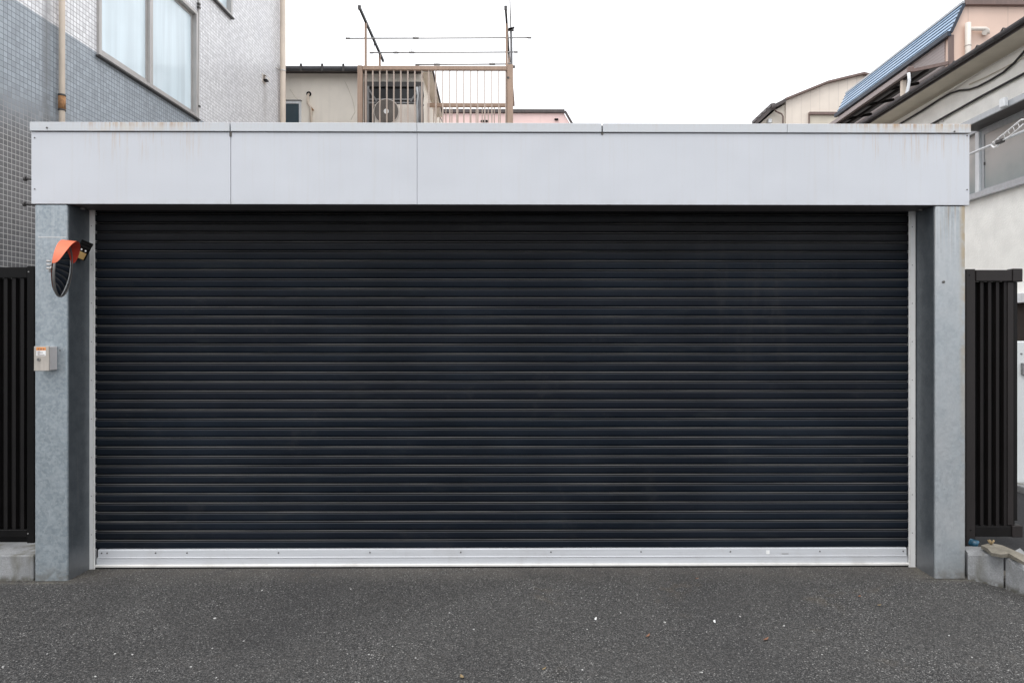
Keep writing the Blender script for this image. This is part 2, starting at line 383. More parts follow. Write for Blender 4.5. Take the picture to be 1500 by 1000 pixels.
M['frame_white'] = simple('white_window_frame', (0.70, 0.72, 0.74), 0.4)
M['pipe_cream'] = simple('cream_plastic_pipe', (0.66, 0.56, 0.46), 0.45, 0, 0.1)
M['pipe_white'] = simple('off_white_pipe', (0.74, 0.68, 0.61), 0.5, 0, 0.06)
M['rust'] = simple('rusty_coupling', (0.33, 0.17, 0.075), 0.8, 0, 0.45, 30)
M['balcony'] = simple('brown_painted_steel', (0.36, 0.25, 0.185), 0.5, 0.0, 0.15)
M['balcony_dark'] = simple('dark_pole_sleeve', (0.035, 0.04, 0.042), 0.6)
M['balcony_pale'] = simple('pale_brown_bars', (0.46, 0.37, 0.31), 0.5)
M['steel_thin'] = simple('stainless_pole', (0.42, 0.41, 0.40), 0.35, 0.6)
M['rack'] = simple('grey_rack_steel', (0.20, 0.20, 0.205), 0.6, 0.2, 0.3)
M['gutter'] = simple('dark_gutter', (0.050, 0.050, 0.055), 0.45, 0, 0.25)
M['roof_dark'] = simple('dark_roof_metal', (0.075, 0.062, 0.06), 0.55, 0, 0.25)
M['roof_brown'] = simple('brown_roof_trim', (0.17, 0.115, 0.10), 0.5, 0, 0.15)
M['pale_bounce'] = simple('pale_bounce_sheet', (0.60, 0.59, 0.57), 0.6, 0, 0.1)
M['roof_slate'] = simple('slate_roof', (0.14, 0.14, 0.15), 0.7, 0, 0.3)
def mat_blue():
    m = Mat('blue_metal_roof', 0.30, 0.1, 0.6)
    base = m.mix(m.rng(m.noise(2, 4), 0.3, 0.7), (0.25, 0.385, 0.56), (0.32, 0.45, 0.62))
    m.color(base); return m.m
M['blue_roof'] = mat_blue()
M['blue_seam'] = simple('blue_roof_seam', (0.016, 0.026, 0.045), 0.5)
def mat_poly():
    m = Mat('smoky_polycarbonate', 0.4, 0, 0.3)
    m.color(m.mix(m.rng(m.noise(4, 4), 0.3, 0.7), (0.16, 0.155, 0.15), (0.24, 0.235, 0.23)))
    tr = m.node('ShaderNodeBsdfTranslucent'); tr.inputs['Color'].default_value = (0.30, 0.295, 0.29, 1)
    mx_ = m.node('ShaderNodeMixShader'); mx_.inputs[0].default_value = 0.5
    m.link(m.b.outputs[0], mx_.inputs[1]); m.link(tr.outputs[0], mx_.inputs[2])
    m.link(mx_.outputs[0], m.nt.nodes['Material Output'].inputs['Surface']); return m.m
M['poly'] = mat_poly()
M['ac'] = simple('ivory_enamel', (0.66, 0.60, 0.54), 0.45, 0, 0.05)
M['ac_grille'] = simple('brown_grey_fan_grille', (0.17, 0.145, 0.125), 0.6)
M['orange'] = simple('orange_plastic', (0.72, 0.165, 0.075), 0.45, 0, 0.08)
M['shaded_inside'] = simple('shaded_orange_plastic', (0.60, 0.05, 0.025), 0.5, 0, 0.08)  # inner face of the orange hood, its shade put into the colour
def mat_mirror():
    m = Mat('mirror_metal', 0.04, 1.0)
    m.color(m.mix(m.rng(m.noise(8, 3), 0.3, 0.7), (0.78, 0.8, 0.82), (0.86, 0.87, 0.88))); return m.m
M['mirror'] = mat_mirror()
M['rim'] = simple('grey_rim', (0.26, 0.25, 0.24), 0.4, 0.4)
M['chrome'] = simple('zinc_bracket', (0.62, 0.60, 0.58), 0.35, 0.5)
M['led'] = simple('yellow_led_panel', (0.50, 0.33, 0.13), 0.3)
M['white_dot'] = simple('white_plastic', (0.8, 0.8, 0.8), 0.4)
M['stainless'] = simple('brushed_stainless', (0.46, 0.42, 0.375), 0.38, 0.35, 0.12, 12)
M['stainless_lit'] = simple('lit_box_side', (0.60, 0.57, 0.56), 0.4, 0.2, 0.08)  # side of the stainless box coloured paler, as if lit
M['sticker_orange'] = simple('orange_sticker', (0.78, 0.30, 0.09), 0.5)
M['sticker_white'] = simple('white_sticker', (0.80, 0.80, 0.79), 0.5)
M['ink'] = simple('dark_ink', (0.20, 0.13, 0.11), 0.6)
M['cable'] = simple('black_cable', (0.015, 0.015, 0.016), 0.6)
M['white_wire'] = simple('white_wire', (0.66, 0.64, 0.62), 0.5)
M['blue_cup'] = simple('blue_plastic', (0.012, 0.07, 0.12), 0.35, 0, 0.7, 30)
M['leaf_tan'] = simple('dry_tan_leaf', (0.26, 0.19, 0.10), 0.8, 0, 0.3, 40)
M['leaf_red'] = simple('dry_red_leaf', (0.20, 0.10, 0.06), 0.8, 0, 0.3, 40)
M['paper'] = simple('white_paper', (0.85, 0.85, 0.84), 0.8, 0, 0.03)
M['pebble'] = simple('pale_pebble', (0.46, 0.455, 0.44), 0.9, 0, 0.1, 40)
M['cabinet'] = simple('pale_grey_enamel', (0.62, 0.64, 0.64), 0.5, 0, 0.05)
M['shop_dark'] = simple('dark_opening', (0.025, 0.018, 0.014), 0.8)

# ------------------------------------------------------------------ mesh builder
class MB:
    def __init__(s): s.v = []; s.f = []; s.sm = []
    def add(s, vs, fs, smooth=False):
        o = len(s.v); s.v += [Vector(q) for q in vs]
        s.f += [[i + o for i in f] for f in fs]; s.sm += [smooth] * len(fs); return s
    def box(s, x0, x1, y0, y1, z0, z1, bev=0.0, seg=2, mtx=None):
        bm = bmesh.new(); bmesh.ops.create_cube(bm, size=1.0)
        for v in bm.verts:
            v.co = Vector(((x0 + x1) / 2 + v.co.x * (x1 - x0), (y0 + y1) / 2 + v.co.y * (y1 - y0), (z0 + z1) / 2 + v.co.z * (z1 - z0)))
        if bev > 0:
            bmesh.ops.bevel(bm, geom=bm.edges[:], offset=bev, segments=seg, affect='EDGES', profile=0.5)
        if mtx is not None: bmesh.ops.transform(bm, matrix=mtx, verts=bm.verts[:])
        bm.verts.index_update()
        s.add([v.co.copy() for v in bm.verts], [[v.index for v in f.verts] for f in bm.faces]); bm.free(); return s
    def prism(s, poly, axis, a, b):
        """poly: 2D points in the two other axes (in xyz order), extruded along axis a..b"""
        def mk(p, t):
            if axis == 'x': return (t, p[0], p[1])
            if axis == 'y': return (p[0], t, p[1])
            return (p[0], p[1], t)
        n = len(poly); vs = [mk(p, a) for p in poly] + [mk(p, b) for p in poly]
        fs = [list(range(n)), list(range(2 * n - 1, n - 1, -1))] + [[i, (i + 1) % n, n + (i + 1) % n, n + i] for i in range(n)]
        return s.add(vs, fs)
    def hull(s, vs, fs): return s.add(vs, fs)
    def tube(s, pts, r, n=10, cap=True):
        pts = [Vector(p) for p in pts]; rings = []
        rs = r if isinstance(r, (list, tuple)) else [r] * len(pts)
        prev = None
        for i, p in enumerate(pts):
            t = (pts[min(i + 1, len(pts) - 1)] - pts[max(i - 1, 0)]).normalized()
            ref = prev if prev is not None else (Vector((0, 0, 1)) if abs(t.z) < 0.9 else Vector((1, 0, 0)))
            u = (ref - t * ref.dot(t)).normalized(); w = t.cross(u); prev = u
            rings.append([p + (u * math.cos(2 * math.pi * k / n) + w * math.sin(2 * math.pi * k / n)) * rs[i] for k in range(n)])
        vs = [q for rg in rings for q in rg]; fs = []
        for i in range(len(rings) - 1):
            for k in range(n): fs.append([i * n + k, i * n + (k + 1) % n, (i + 1) * n + (k + 1) % n, (i + 1) * n + k])
        s.add(vs, fs, True)
        if cap:
            o = len(s.v) - len(vs)
            s.f += [[o + k for k in range(n - 1, -1, -1)], [o + (len(rings) - 1) * n + k for k in range(n)]]; s.sm += [False, False]
        return s
    def bar(s, a, b, w, h):
        """square bar between two points"""
        a = Vector(a); b = Vector(b); t = (b - a).normalized()
        ref = Vector((0, 0, 1)) if abs(t.z) < 0.95 else Vector((1, 0, 0))
        u = t.cross(ref).normalized() * (w / 2); v = u.cross(t).normalized() * (h / 2)
        vs = [p + i * u + j * v for p in (a, b) for i, j in ((-1, -1), (1, -1), (1, 1), (-1, 1))]
        return s.add(vs, [[3, 2, 1, 0], [4, 5, 6, 7], [0, 1, 5, 4], [1, 2, 6, 5], [2, 3, 7, 6], [3, 0, 4, 7]])
    def disc(s, c, n, r, th, seg=24):
        n = Vector(n).normalized(); return s.tube([Vector(c), Vector(c) + n * th], r, seg)
    def build(s, name, mat, parent=None, kind=None):
        loc = Vector(parent_loc(parent)) if parent else Vector((0, 0, 0))
        me = bpy.data.meshes.new(name)
        me.from_pydata([tuple(v - loc) for v in s.v], [], s.f); me.update()
        bm = bmesh.new(); bm.from_mesh(me); bmesh.ops.recalc_face_normals(bm, faces=bm.faces[:]); bm.to_mesh(me); bm.free()
        me.polygons.foreach_set('use_smooth', s.sm)
        me.materials.append(mat)
        o = bpy.data.objects.new(name, me); col.objects.link(o)
        if parent: o.parent = parent
        if kind: o['kind'] = kind
        return o

def parent_loc(p):
    v = Vector((0, 0, 0))
    while p is not None: v += p.location; p = p.parent
    return v

def thing(name, label, cat, loc=(0, 0, 0), group=None):
    o = bpy.data.objects.new(name, None); col.objects.link(o); o.location = loc
    o.empty_display_size = 0.2
    return tag(o, label, cat, group)
def tag(o, label, cat, group=None):
    o['label'] = label; o['category'] = cat
    if group: o['group'] = group
    return o
def part_label(o, t): o['label'] = t; return o

# ------------------------------------------------------------------ ground
g = MB(); g.add([(-400, -400, 0), (400, -400, 0), (400, 400, 0), (-400, 400, 0)], [[0, 1, 2, 3]])
g.build('ground', M['asphalt'], None, 'structure')

# ------------------------------------------------------------------ garage
gar = thing('garage', 'wide garage with closed black roller shutter, white fascia and galvanised steel columns', 'garage', (0, 0, 0))
CY = 0.0
xl0, xl1 = PY(50.5, 500, 0).x, PY(98.5, 500, 0).x
xr0, xr1 = PY(1370, 500, 0).x, PY(1414.5, 500, 0).x
zb = PY(750, 299.5, -0.006).z             # fascia underside
zt = PY(750, 181, -0.006).z               # coping top
zc = PY(750, 194, -0.006).z               # coping / panel line
for (a, b) in ((xl0, xl1), (xr0, xr1)):
    inn = b if a < 0 else a; sg_ = 1 if a < 0 else -1
    MB().box(a, b, 0.0, 0.205, -0.05, zb - 0.002, 0.010, 3).build('column', M['galv'], gar)
    MB().box(min(inn + sg_ * 0.0004, inn + sg_ * 0.003), max(inn + sg_ * 0.0004, inn + sg_ * 0.003), 0.013, 0.204, 0.0, zb - 0.003).build('side_reflection_sheet', M['galv_reflect_dark'], gar)  # thin sheet carrying the painted dark reflection of the inner face
# little bolts on the columns
for (px, py) in ((1382, 413),):
    p = PY(px, py, 0.0); MB().tube([p + Vector((0, -0.006, 0)), p + Vector((0, 0.002, 0))], 0.008, 10).build('bolt', M['screw'], gar)
p = PY(88, 513, 0.0); MB().tube([p + Vector((0, -0.003, 0)), p + Vector((0, 0.002, 0))], 0.004, 10).build('bolt', M['screw'], gar)
p0 = PY(56, 347.5, 0.0); p1 = PY(97, 347.5, 0)
MB().box(p0.x, p1.x, -0.0012, 0.004, p0.z - 0.0018, p0.z + 0.0018).build('weld_line', M['chrome'], gar)
# fascia
FY = -0.006
xf0, xf1 = PY(46, 240, FY).x, PY(1420, 240, FY).x
seams = [xf0] + [PY(q, 240, FY).x for q in (338, 611, 882, 1152.5)] + [xf1]
gaps = [0, 0.0018, 0.0011, 0.0, 0.0, 0]
for i in range(5):
    a = seams[i] + gaps[i]; b = seams[i + 1] - gaps[i + 1]
    MB().box(a, b, FY, FY + 0.03, zb, zc - 0.005, 0.0004, 1).build('fascia_panel', M['fascia'], gar)
    ca = seams[i] + (0.004 if i in (1, 3) else 0.001 if i else -0.004); cb = seams[i + 1] - (0.004 if i + 1 in (1, 3) else 0.001 if i < 4 else -0.004)
    MB().box(ca, cb, FY - 0.010, FY + 0.12, zc, zt, 0.002, 1).build('coping', M['coping'], gar)
for i in (1, 3):        # dark drips below the open coping joints
    MB().box(seams[i] - 0.006, seams[i] + 0.006, FY - 0.004, FY - 0.0005, zc - 0.030 if i == 1 else zc - 0.014, zc - 0.001).build('joint_stain', M['gap'], gar)
MB().box(xf0 + 0.01, xf1 - 0.01, FY + 0.031, FY + 0.055, zb + 0.01, zt - 0.003).build('backing_board', M['gap'], gar)
MB().box(xf0 + 0.012, xf1 - 0.012, 0.051, 0.225, zb + 0.0005, zb + 0.022).build('soffit', M['soffit'], gar)
MB().box(xl0 + 0.002, xr1 - 0.002, 0.0, 0.05, zb - 0.0012, zb + 0.008).build('soffit_trim', M['soffit'], gar)
for (px, py) in ((51, 202), (51, 277), (1416.5, 199), (1416.5, 278)):
    p = PY(px, py, FY); MB().tube([p + Vector((0, -0.003, 0)), p + Vector((0, 0.002, 0))], 0.004, 8).build('screw', M['screw'], gar)
for (px, py) in ((69, 187.5), (1398, 193)):
    p = PY(px, py, FY - 0.010); MB().tube([p + Vector((0, -0.004, 0)), p + Vector((0, 0.002, 0))], 0.0055, 8).build('screw', M['screw'], gar)
for (px, py) in ((37, 262), (36, 299)):
    p = PY(px, py, 0.03); q = Vector((xf0 + 0.03, 0.03, p.z))
    b = MB().tube([p, q], 0.0085, 10); b.disc(p - Vector((0.006, 0, 0)), (1, 0, 0), 0.014, 0.012, 10)
    b.build('anchor_bolt', M['frame_dark'], gar)
# small round lamps / sensors in the soffit corners
for px, py in ((121, 304), (1348, 306)):
    p = PY(px, py, 0.12); MB().tube([(p.x, 0.12, zb - 0.012), (p.x, 0.12, zb + 0.002)], 0.014, 14).build('soffit_stud', M['rim'], gar)
# guide rails
GY = 0.205
for (a, b, inner) in ((129.5, 138.5, 1), (1331.5, 1341, -1)):
    xa, xb = PY(a, 500, GY).x, PY(b, 500, GY).x
    o_ = xa if inner == 1 else xb; i_ = xb if inner == 1 else xa; rec = i_ - inner * 0.016
    r = MB().prism([(o_, GY), (i_, GY), (i_, GY + 0.007), (rec, GY + 0.007), (rec, GY + 0.11), (o_, GY + 0.11)], 'z', 0.0, zb + 0.01)
    r.build('guide_rail', M['alu_rail'], gar)
    e = xb if inner == 1 else xa
    MB().box(e - (0.0085 if inner == 1 else -0.001), e - (0.001 if inner == 1 else -0.0085), GY - 0.003, GY + 0.005, 0.002, zb - 0.002, 0.001, 1).build('rail_lip', M['alu_lip'], gar)
    for k in range(9):
        z = 0.22 + k * 0.245
        MB().tube([((xa + xb) / 2, GY - 0.002, z), ((xa + xb) / 2, GY + 0.003, z)], 0.0026, 8).build('rivet', M['screw'], gar)
# shutter curtain
SY = 0.245
xs0, xs1 = PY(131.5, 500, SY).x, PY(1339, 500, SY).x
pitch = 13.58 / 1010 * (SY + 4.2)
zbot = PY(750, 801.5, SY).z
prof = []            # (fraction down the pitch, outward mm, smooth)
prof += [(0.00, -12, 0), (0.050, -12, 0), (0.056, 1.0, 0), (0.080, 5.0, 1), (0.115, 7.4, 1), (0.145, 7.0, 1), (0.160, 3.0, 0), (0.164, -12, 0), (0.232, -12, 0), (0.238, 4.0, 0),
         (0.250, 7.0, 1), (0.285, 8.8, 1), (0.34, 9.3, 1), (0.46, 9.3, 1), (0.60, 9.0, 1), (0.76, 8.4, 1), (0.90, 7.4, 1), (0.965, 6.2, 1), (0.985, 2.0, 0), (0.998, -12, 0)]
nsl = int((zb + 0.10 - zbot) / pitch) + 1
cur = MB(); vs = []; sm = []
ztop = zbot + nsl * pitch
nx = 24
for s_ in range(nsl):
    jit = random.uniform(-0.0008, 0.0008); tilt = random.uniform(-0.0022, 0.0022)
    for (t, o, q) in prof:
        vs.append((SY - o / 1000 * 1.0 + jit + (tilt * (t - 0.6) if t > 0.24 else 0), ztop - (s_ + t) * pitch)); sm.append(q)
V = []; Fc = []; S = []
for (y, z) in vs:
    for i in range(nx + 1):
        x = xs0 + (xs1 - xs0) * i / nx
        V.append((x, y + 0.0012 * math.sin(i * 1.7 + z * 9), z))
for j in range(len(vs) - 1):
    for i in range(nx):
        a = j * (nx + 1) + i; Fc.append([a, a + 1, a + nx + 2, a + nx + 1]); S.append(bool(sm[j] and sm[j + 1]))
cur.v = [Vector(q) for q in V]; cur.f = Fc; cur.sm = S
sh = cur.build('roller_shutter', M['shutter'], gar)
part_label(sh, 'black horizontal slat roller shutter, closed')
# bottom bar: profile in (y, z)
bz1 = PY(750, 803.0, SY - 0.02).z
xb0, xb1 = PY(144, 815, SY - 0.02).x, PY(1327.5, 815, SY - 0.02).x
H = bz1 - 0.006
def pz(f): return bz1 - H * f
y0 = SY - 0.020
MB().prism([(y0, pz(0)), (y0 - 0.003, pz(0.04)), (y0 - 0.003, pz(0.42)), (y0 - 0.007, pz(0.455)), (y0 + 0.030, pz(0.455)), (y0 + 0.030, pz(0))], 'x', xb0, xb1).build('bottom_bar', M['alu_bar'], sh)
MB().prism([(y0 - 0.006, pz(0.459)), (y0 - 0.0025, pz(0.50)), (y0 - 0.0025, pz(0.83)), (y0 + 0.030, pz(0.83)), (y0 + 0.030, pz(0.459))], 'x', xb0 - 0.010, xb1 + 0.008).build('bottom_bar', M['alu_bar'], sh)
MB().prism([(y0 - 0.012, pz(0.834)), (y0 - 0.017, pz(0.87)), (y0 - 0.017, pz(0.955)), (y0 + 0.030, pz(0.955)), (y0 + 0.030, pz(0.834))], 'x', xb0 - 0.012, xb1 + 0.012).build('bottom_lip', M['alu_lip'], sh)
MB().box(xs0, xs1, y0 - 0.012, y0 + 0.05, 0.0005, pz(0.957)).build('rubber_seal', M['rubber'], sh)
MB().box(xs0 - 0.002, xs1 + 0.002, y0 + 0.031, y0 + 0.05, pz(0.9), bz1 + 0.02).build('lower_slat', M['shutter'], sh)
for px in (149, 157, 228, 274, 408, 542, 675, 807, 939, 1070, 1201, 1323):
    p = PY(px, 807.5, y0 - 0.003); p.z = pz(0.19)
    MB().tube([p + Vector((0, -0.004, 0)), p + Vector((0, 0.002, 0))], [0.0035, 0.0055], 10).build('screw', M['screw'], sh)
p = PY(1122, 808, y0); MB().box(p.x, p.x + 0.022, y0 - 0.0045, y0 - 0.0028, pz(0.34), pz(0.12)).build('sticker', M['sticker_white'], sh)
MB().box(p.x + 0.10, p.x + 0.145, y0 - 0.0042, y0 - 0.0028, pz(0.34), pz(0.30)).build('sticker', M['rim'], sh)
# unseen garage body behind; side walls and roof made pale to bounce light
MB().box(xf0 + 0.02, xf0 + 0.06, 0.22, 5.6, 0, zt - 0.12).build('side_wall', M['pale_bounce'], gar)
MB().box(xf1 - 0.06, xf1 - 0.02, 0.22, 5.6, 0, zt - 0.12).build('side_wall', M['pale_bounce'], gar)
MB().box(xf0 + 0.061, xf1 - 0.061, 5.55, 5.59, 0, zt - 0.12).build('unseen_rear_wall', M['roof_slate'], gar)
MB().box(xf0 + 0.02, xf1 - 0.02, 0.115, 5.65, zt - 0.118, zt - 0.05).build('roof', M['pale_bounce'], gar)  # unseen roof, pale to bounce light

# ------------------------------------------------------------------ control box on the left column
bx0, bx1 = PY(50.2, 525, -0.072).x, PY(72, 525, -0.072).x
bz0, bz1_ = PY(60, 543, -0.072).z, PY(60, 507, -0.072).z
cb = thing('control_box', 'small stainless steel key switch box with warning sticker on left column', 'switch box', ((bx0 + bx1) / 2, -0.036, bz0))
MB().box(bx0 + 0.003, bx1 - 0.001, -0.066, -0.0005, bz0 + 0.003, bz1_ - 0.003, 0.002, 1).build('case', M['stainless_lit'], cb)
dr = MB().box(bx0, bx1 + 0.001, -0.076, -0.0665, bz0, bz1_, 0.002, 1).build('door', M['stainless'], cb)
w = bx1 - bx0; h = bz1_ - bz0
def sx(u): return bx0 + w * u
def szz(u): return bz1_ - h * u
MB().box(sx(0.18), sx(0.81), -0.0772, -0.0762, szz(0.17), szz(0.04)).build('warning_sticker', M['sticker_orange'], cb)
st = MB().box(sx(0.18), sx(0.81), -0.0772, -0.0762, szz(0.385), szz(0.172)).build('warning_sticker', M['sticker_white'], cb)
ink = MB()
for r_, (a, b) in enumerate(((0.26, 0.44), (0.26, 0.62), (0.26, 0.40), (0.26, 0.74))):
    ink.box(sx(a), sx(b), -0.0780, -0.0774, szz(0.20 + r_ * 0.045 + 0.02), szz(0.20 + r_ * 0.045))
for a in (0.28, 0.45, 0.62):
    ink.box(sx(a), sx(a + 0.1), -0.0780, -0.0774, szz(0.14), szz(0.09))
ink.build('printed_lines', M['ink'], cb)
lk = MB().disc((sx(0.34), -0.076, szz(0.535)), (0, -1, 0), 0.0095, 0.006, 18).build('key_lock', M['rim'], cb)
MB().box(sx(0.34) - 0.001, sx(0.34) + 0.001, -0.0835, -0.0822, szz(0.535) - 0.006, szz(0.535) + 0.006).build('key_slot', M['black'], lk)

# ------------------------------------------------------------------ convex mirror
mc = PY(92.5, 394, -0.185)
ang = math.radians(19.5); til = math.radians(-5)
nrm = Vector((math.cos(ang) * math.cos(til), math.sin(ang) * math.cos(til), math.sin(til))).normalized()
side = Vector((0, 0, 1)).cross(nrm).normalized()     # towards +Y : the shutter side
upv = nrm.cross(side).normalized()
mir = thing('convex_mirror', 'round convex traffic mirror with orange hood fixed to left column', 'mirror', mc)
RM = 0.163
def mp(a, r, d): return mc + (side * math.cos(a) + upv * math.sin(a)) * r + nrm * d
# spherical cap
cap = MB(); rings = 9; seg = 40; vs = [mc + nrm * 0.026]; fs = []
for i in range(1, rings + 1):
    t = i / rings
    for k in range(seg): vs.append(mp(2 * math.pi * k / seg, RM * 0.955 * t, 0.026 * (1 - t * t)))
for k in range(seg): fs.append([0, 1 + k, 1 + (k + 1) % seg])
for i in range(rings - 1):
    for k in range(seg):
        a = 1 + i * seg; fs.append([a + k, a + seg + k, a + seg + (k + 1) % seg, a + (k + 1) % seg])
cap.add(vs, fs, True); cap.build('mirror_face', M['mirror'], mir)
rim = MB(); rp = [mp(2 * math.pi * k / 48, RM, -0.002) for k in range(48)]
vs = []; fs = []
for k in range(48):
    a = 2 * math.pi * k / 48
    for (r, d) in ((RM * 0.963, 0.003), (RM * 0.985, 0.006), (RM * 1.012, 0.001), (RM * 1.012, -0.007), (RM * 0.9, -0.012)):
        vs.append(mp(a, r, d))
for k in range(48):
    for j in range(4):
        fs.append([k * 5 + j, k * 5 + j + 1, ((k + 1) % 48) * 5 + j + 1, ((k + 1) % 48) * 5 + j])
rim.add(vs, fs, True); rim.build('rim', M['rim'], mir)
bk = MB().tube([mc - nrm * 0.018, mc - nrm * 0.03], [RM * 0.9, RM * 0.6], 30); bk.build('back_shell', M['orange'], mir)
# hood: tapering visor over the top half
def hood(name, r0, mat):
    m_ = MB(); vs = []; fs = []; n = 44; a0, a1 = math.radians(16), math.radians(174)
    for k in range(n + 1):
        t = k / n; a = a0 + (a1 - a0) * t
        dep = 0.060 * max(0.0, math.sin(math.pi * min(max(t, 0), 1))) ** 0.55
        for d in (-0.012, dep * 0.5, dep): vs.append(mp(a, r0 - 0.0 * d, d))
    for k in range(n):
        for j in range(2): fs.append([k * 3 + j, k * 3 + j + 1, (k + 1) * 3 + j + 1, (k + 1) * 3 + j])
    m_.add(vs, fs, True); return m_.build(name, mat, mir)
hood('hood', RM * 1.035, M['orange']); hood('hood_inner_face', RM * 1.022, M['shaded_inside'])
br = MB().tube([mc - nrm * 0.03, mc - nrm * 0.055, Vector((mc.x - 0.16, -0.06, mc.z)), Vector((mc.x - 0.16, 0.0, mc.z))], 0.011, 10)
br.box(mc.x - 0.19, mc.x - 0.13, -0.006, -0.0005, mc.z - 0.05, mc.z + 0.05)
br.build('bracket', M['chrome'], mir)
cl = MB()
for dz in (-0.02, 0.0, 0.02):
    q = mc - side * (RM + 0.006) - nrm * 0.022 + Vector((0, 0, dz + 0.005)); cl.tube([q - nrm * 0.012, q + nrm * 0.008], 0.006, 10)
cl.build('clamp', M['frame_alu'], mir)

# ------------------------------------------------------------------ security lamp
lc = PY(120.8, 369, 0.055)
lamp = thing('security_lamp', 'small black solar sensor light with yellowish panel beside the orange mirror hood', 'lamp', lc)
ln_ = Vector((0.30, -0.80, -0.52)).normalized()
lu = Vector((0.46, 0, 0.89)); lu = (lu - ln_ * lu.dot(ln_)).normalized(); lr = lu.cross(ln_).normalized()
MT = Matrix((( lr.x, ln_.x, lu.x, lc.x), (lr.y, ln_.y, lu.y, lc.y), (lr.z, ln_.z, lu.z, lc.z), (0, 0, 0, 1)))
MB().box(-0.032, 0.032, -0.045, 0.018, -0.047, 0.047, 0.006, 2, MT).build('housing', M['black'], lamp)
MB().box(-0.0235, 0.0235, 0.0175, 0.0205, -0.039, 0.008, 0.001, 1, MT).build('led_panel', M['led'], lamp)
for dx in (-0.010, 0.012):
    MB().disc(MT @ Vector((dx, 0.017, 0.025)), ln_, 0.0048, 0.0055, 14).build('sensor', M['white_dot'], lamp)
MB().box(-0.033, 0.033, -0.047, -0.008, 0.048, 0.055, 0.002, 1, MT).build('solar_panel', M['black'], lamp)
b_ = MB().tube([MT @ Vector((0, -0.04, 0)), Vector((xl1 + 0.004, 0.10, lc.z + 0.02))], 0.010, 10)
b_.box(xl1 + 0.0005, xl1 + 0.006, 0.075, 0.125, lc.z - 0.02, lc.z + 0.06); b_.build('bracket', M['black'], lamp)

# ------------------------------------------------------------------ left fence + kerb
LY = 0.26
zf1 = PY(25, 390, LY).z; zf0 = PY(25, 786, LY).z
fr_ = PY(52, 500, LY).x; fl_ = -4.42
lf = thing('fence_panel', 'black corrugated metal fence panel between tiled building and left column', 'fence', ((fr_ + fl_) / 2, LY, 0))
sw = 0.047
MB().box(fr_ - sw, fr_, LY - 0.012, LY + 0.035, zf0 - 0.17, zf1, 0.003, 1).build('post', M['black'], lf)
MB().box(fl_, fl_ + sw, LY - 0.012, LY + 0.035, 0.0, zf1, 0.003, 1).build('post', M['black'], lf)
tr = PY(25, 407, LY).z
MB().box(fl_ + sw + 0.001, fr_ - sw - 0.001, LY - 0.008, LY + 0.03, tr, zf1 - 0.006, 0.003, 1).build('top_rail', M['black'], lf)
br_ = PY(25, 775, LY).z
MB().box(fl_ + sw + 0.001, fr_ - sw - 0.001, LY - 0.008, LY + 0.03, zf0, br_, 0.003, 1).build('bottom_rail', M['black'], lf)
pf = []; x = fr_ - sw - 0.004; pp = 0.053
while x > fl_ + sw + pp:
    pf += [(x, LY + 0.026), (x - 0.018, LY + 0.026), (x - 0.024, LY + 0.002), (x - 0.046, LY + 0.002), (x - pp + 0.001, LY + 0.024)]; x -= pp
sheet = MB(); vs = []
for (a, b) in pf: vs += [(a, b, br_ + 0.001), (a, b, tr - 0.001)]
sheet.add(vs, [[2 * i, 2 * i + 1, 2 * i + 3, 2 * i + 2] for i in range(len(pf) - 1)]); sheet.build('corrugated_sheet', M['louvre'], lf)
for (px, py) in ((42, 398), (41, 781)):
    p = PY(px, py, LY - 0.0125); MB().disc(p + Vector((0, 0.001, 0)), (0, -1, 0), 0.0045, 0.003, 8).build('screw', M['rim'], lf)

kb = MB().box(-4.42, PY(50, 830, 0.0).x - 0.006, 0.0, 0.28, -0.02, PY(25, 813, 0.0).z, 0.008, 2)
tag(kb.build('concrete_kerb', M['concrete']), 'low weathered concrete kerb under the black fence left of the garage', 'kerb')
bkw = MB().box(-4.42, fr_, 0.285, 0.31, 0.0, zf0 + 0.06); bkw.build('black_infill', M['black'], lf)  # black sheet closing the dark gap below the bottom rail

# ------------------------------------------------------------------ right fence
RY = 0.28
rf0 = PY(1414, 500, RY).x; rf1 = PY(1491, 500, RY).x
rt = PY(1450, 395, RY).z; rtb = PY(1450, 412, RY).z; rb = PY(1450, 785, RY).z; rbt = PY(1450, 770, RY).z
rf = thing('fence_panel', 'narrow dark brown louvred fence panel with vertical fins right of the garage', 'fence', ((rf0 + rf1) / 2, RY, 0))
sw = PY(1427, 500, RY).x - rf0
MB().box(rf0, rf0 + sw, RY - 0.012, RY + 0.035, 0.10, rt + 0.003, 0.002, 1).build('post', M['dark_brown'], rf)
MB().box(rf0 + sw + 0.001, PY(1480, 400, RY).x, RY - 0.018, RY + 0.03, rtb, rt - 0.003, 0.003, 1).build('top_rail', M['dark_brown'], rf)
MB().box(PY(1480.5, 400, RY).x, PY(1495, 400, RY).x, RY - 0.022, RY + 0.04, rtb - 0.004, rt + 0.006, 0.005, 2).build('rail_bracket', M['dark_brown'], rf)
MB().box(rf0 + sw + 0.001, PY(1480, 400, RY).x, RY - 0.010, RY + 0.03, rb, rbt, 0.003, 1).build('bottom_rail', M['louvre'], rf)
MB().box(PY(1480.5, 400, RY).x, PY(1496, 400, RY).x, RY - 0.016, RY + 0.04, rb - 0.004, rbt + 0.006, 0.005, 2).build('rail_bracket', M['dark_brown'], rf)
for (a, b) in ((1436, 1440.5), (1447.5, 1452), (1459, 1463.5), (1470.5, 1475)):
    MB().box(PY(a, 500, RY).x, PY(b, 500, RY).x, RY, RY + 0.03, rbt + 0.001, rtb - 0.001).build('fin', M['fin'], rf)
MB().box(PY(1475.5, 500, RY).x, PY(1484, 500, RY).x, RY - 0.005, RY + 0.03, rbt + 0.008, rtb - 0.006).build('fin', M['dark_brown'], rf)
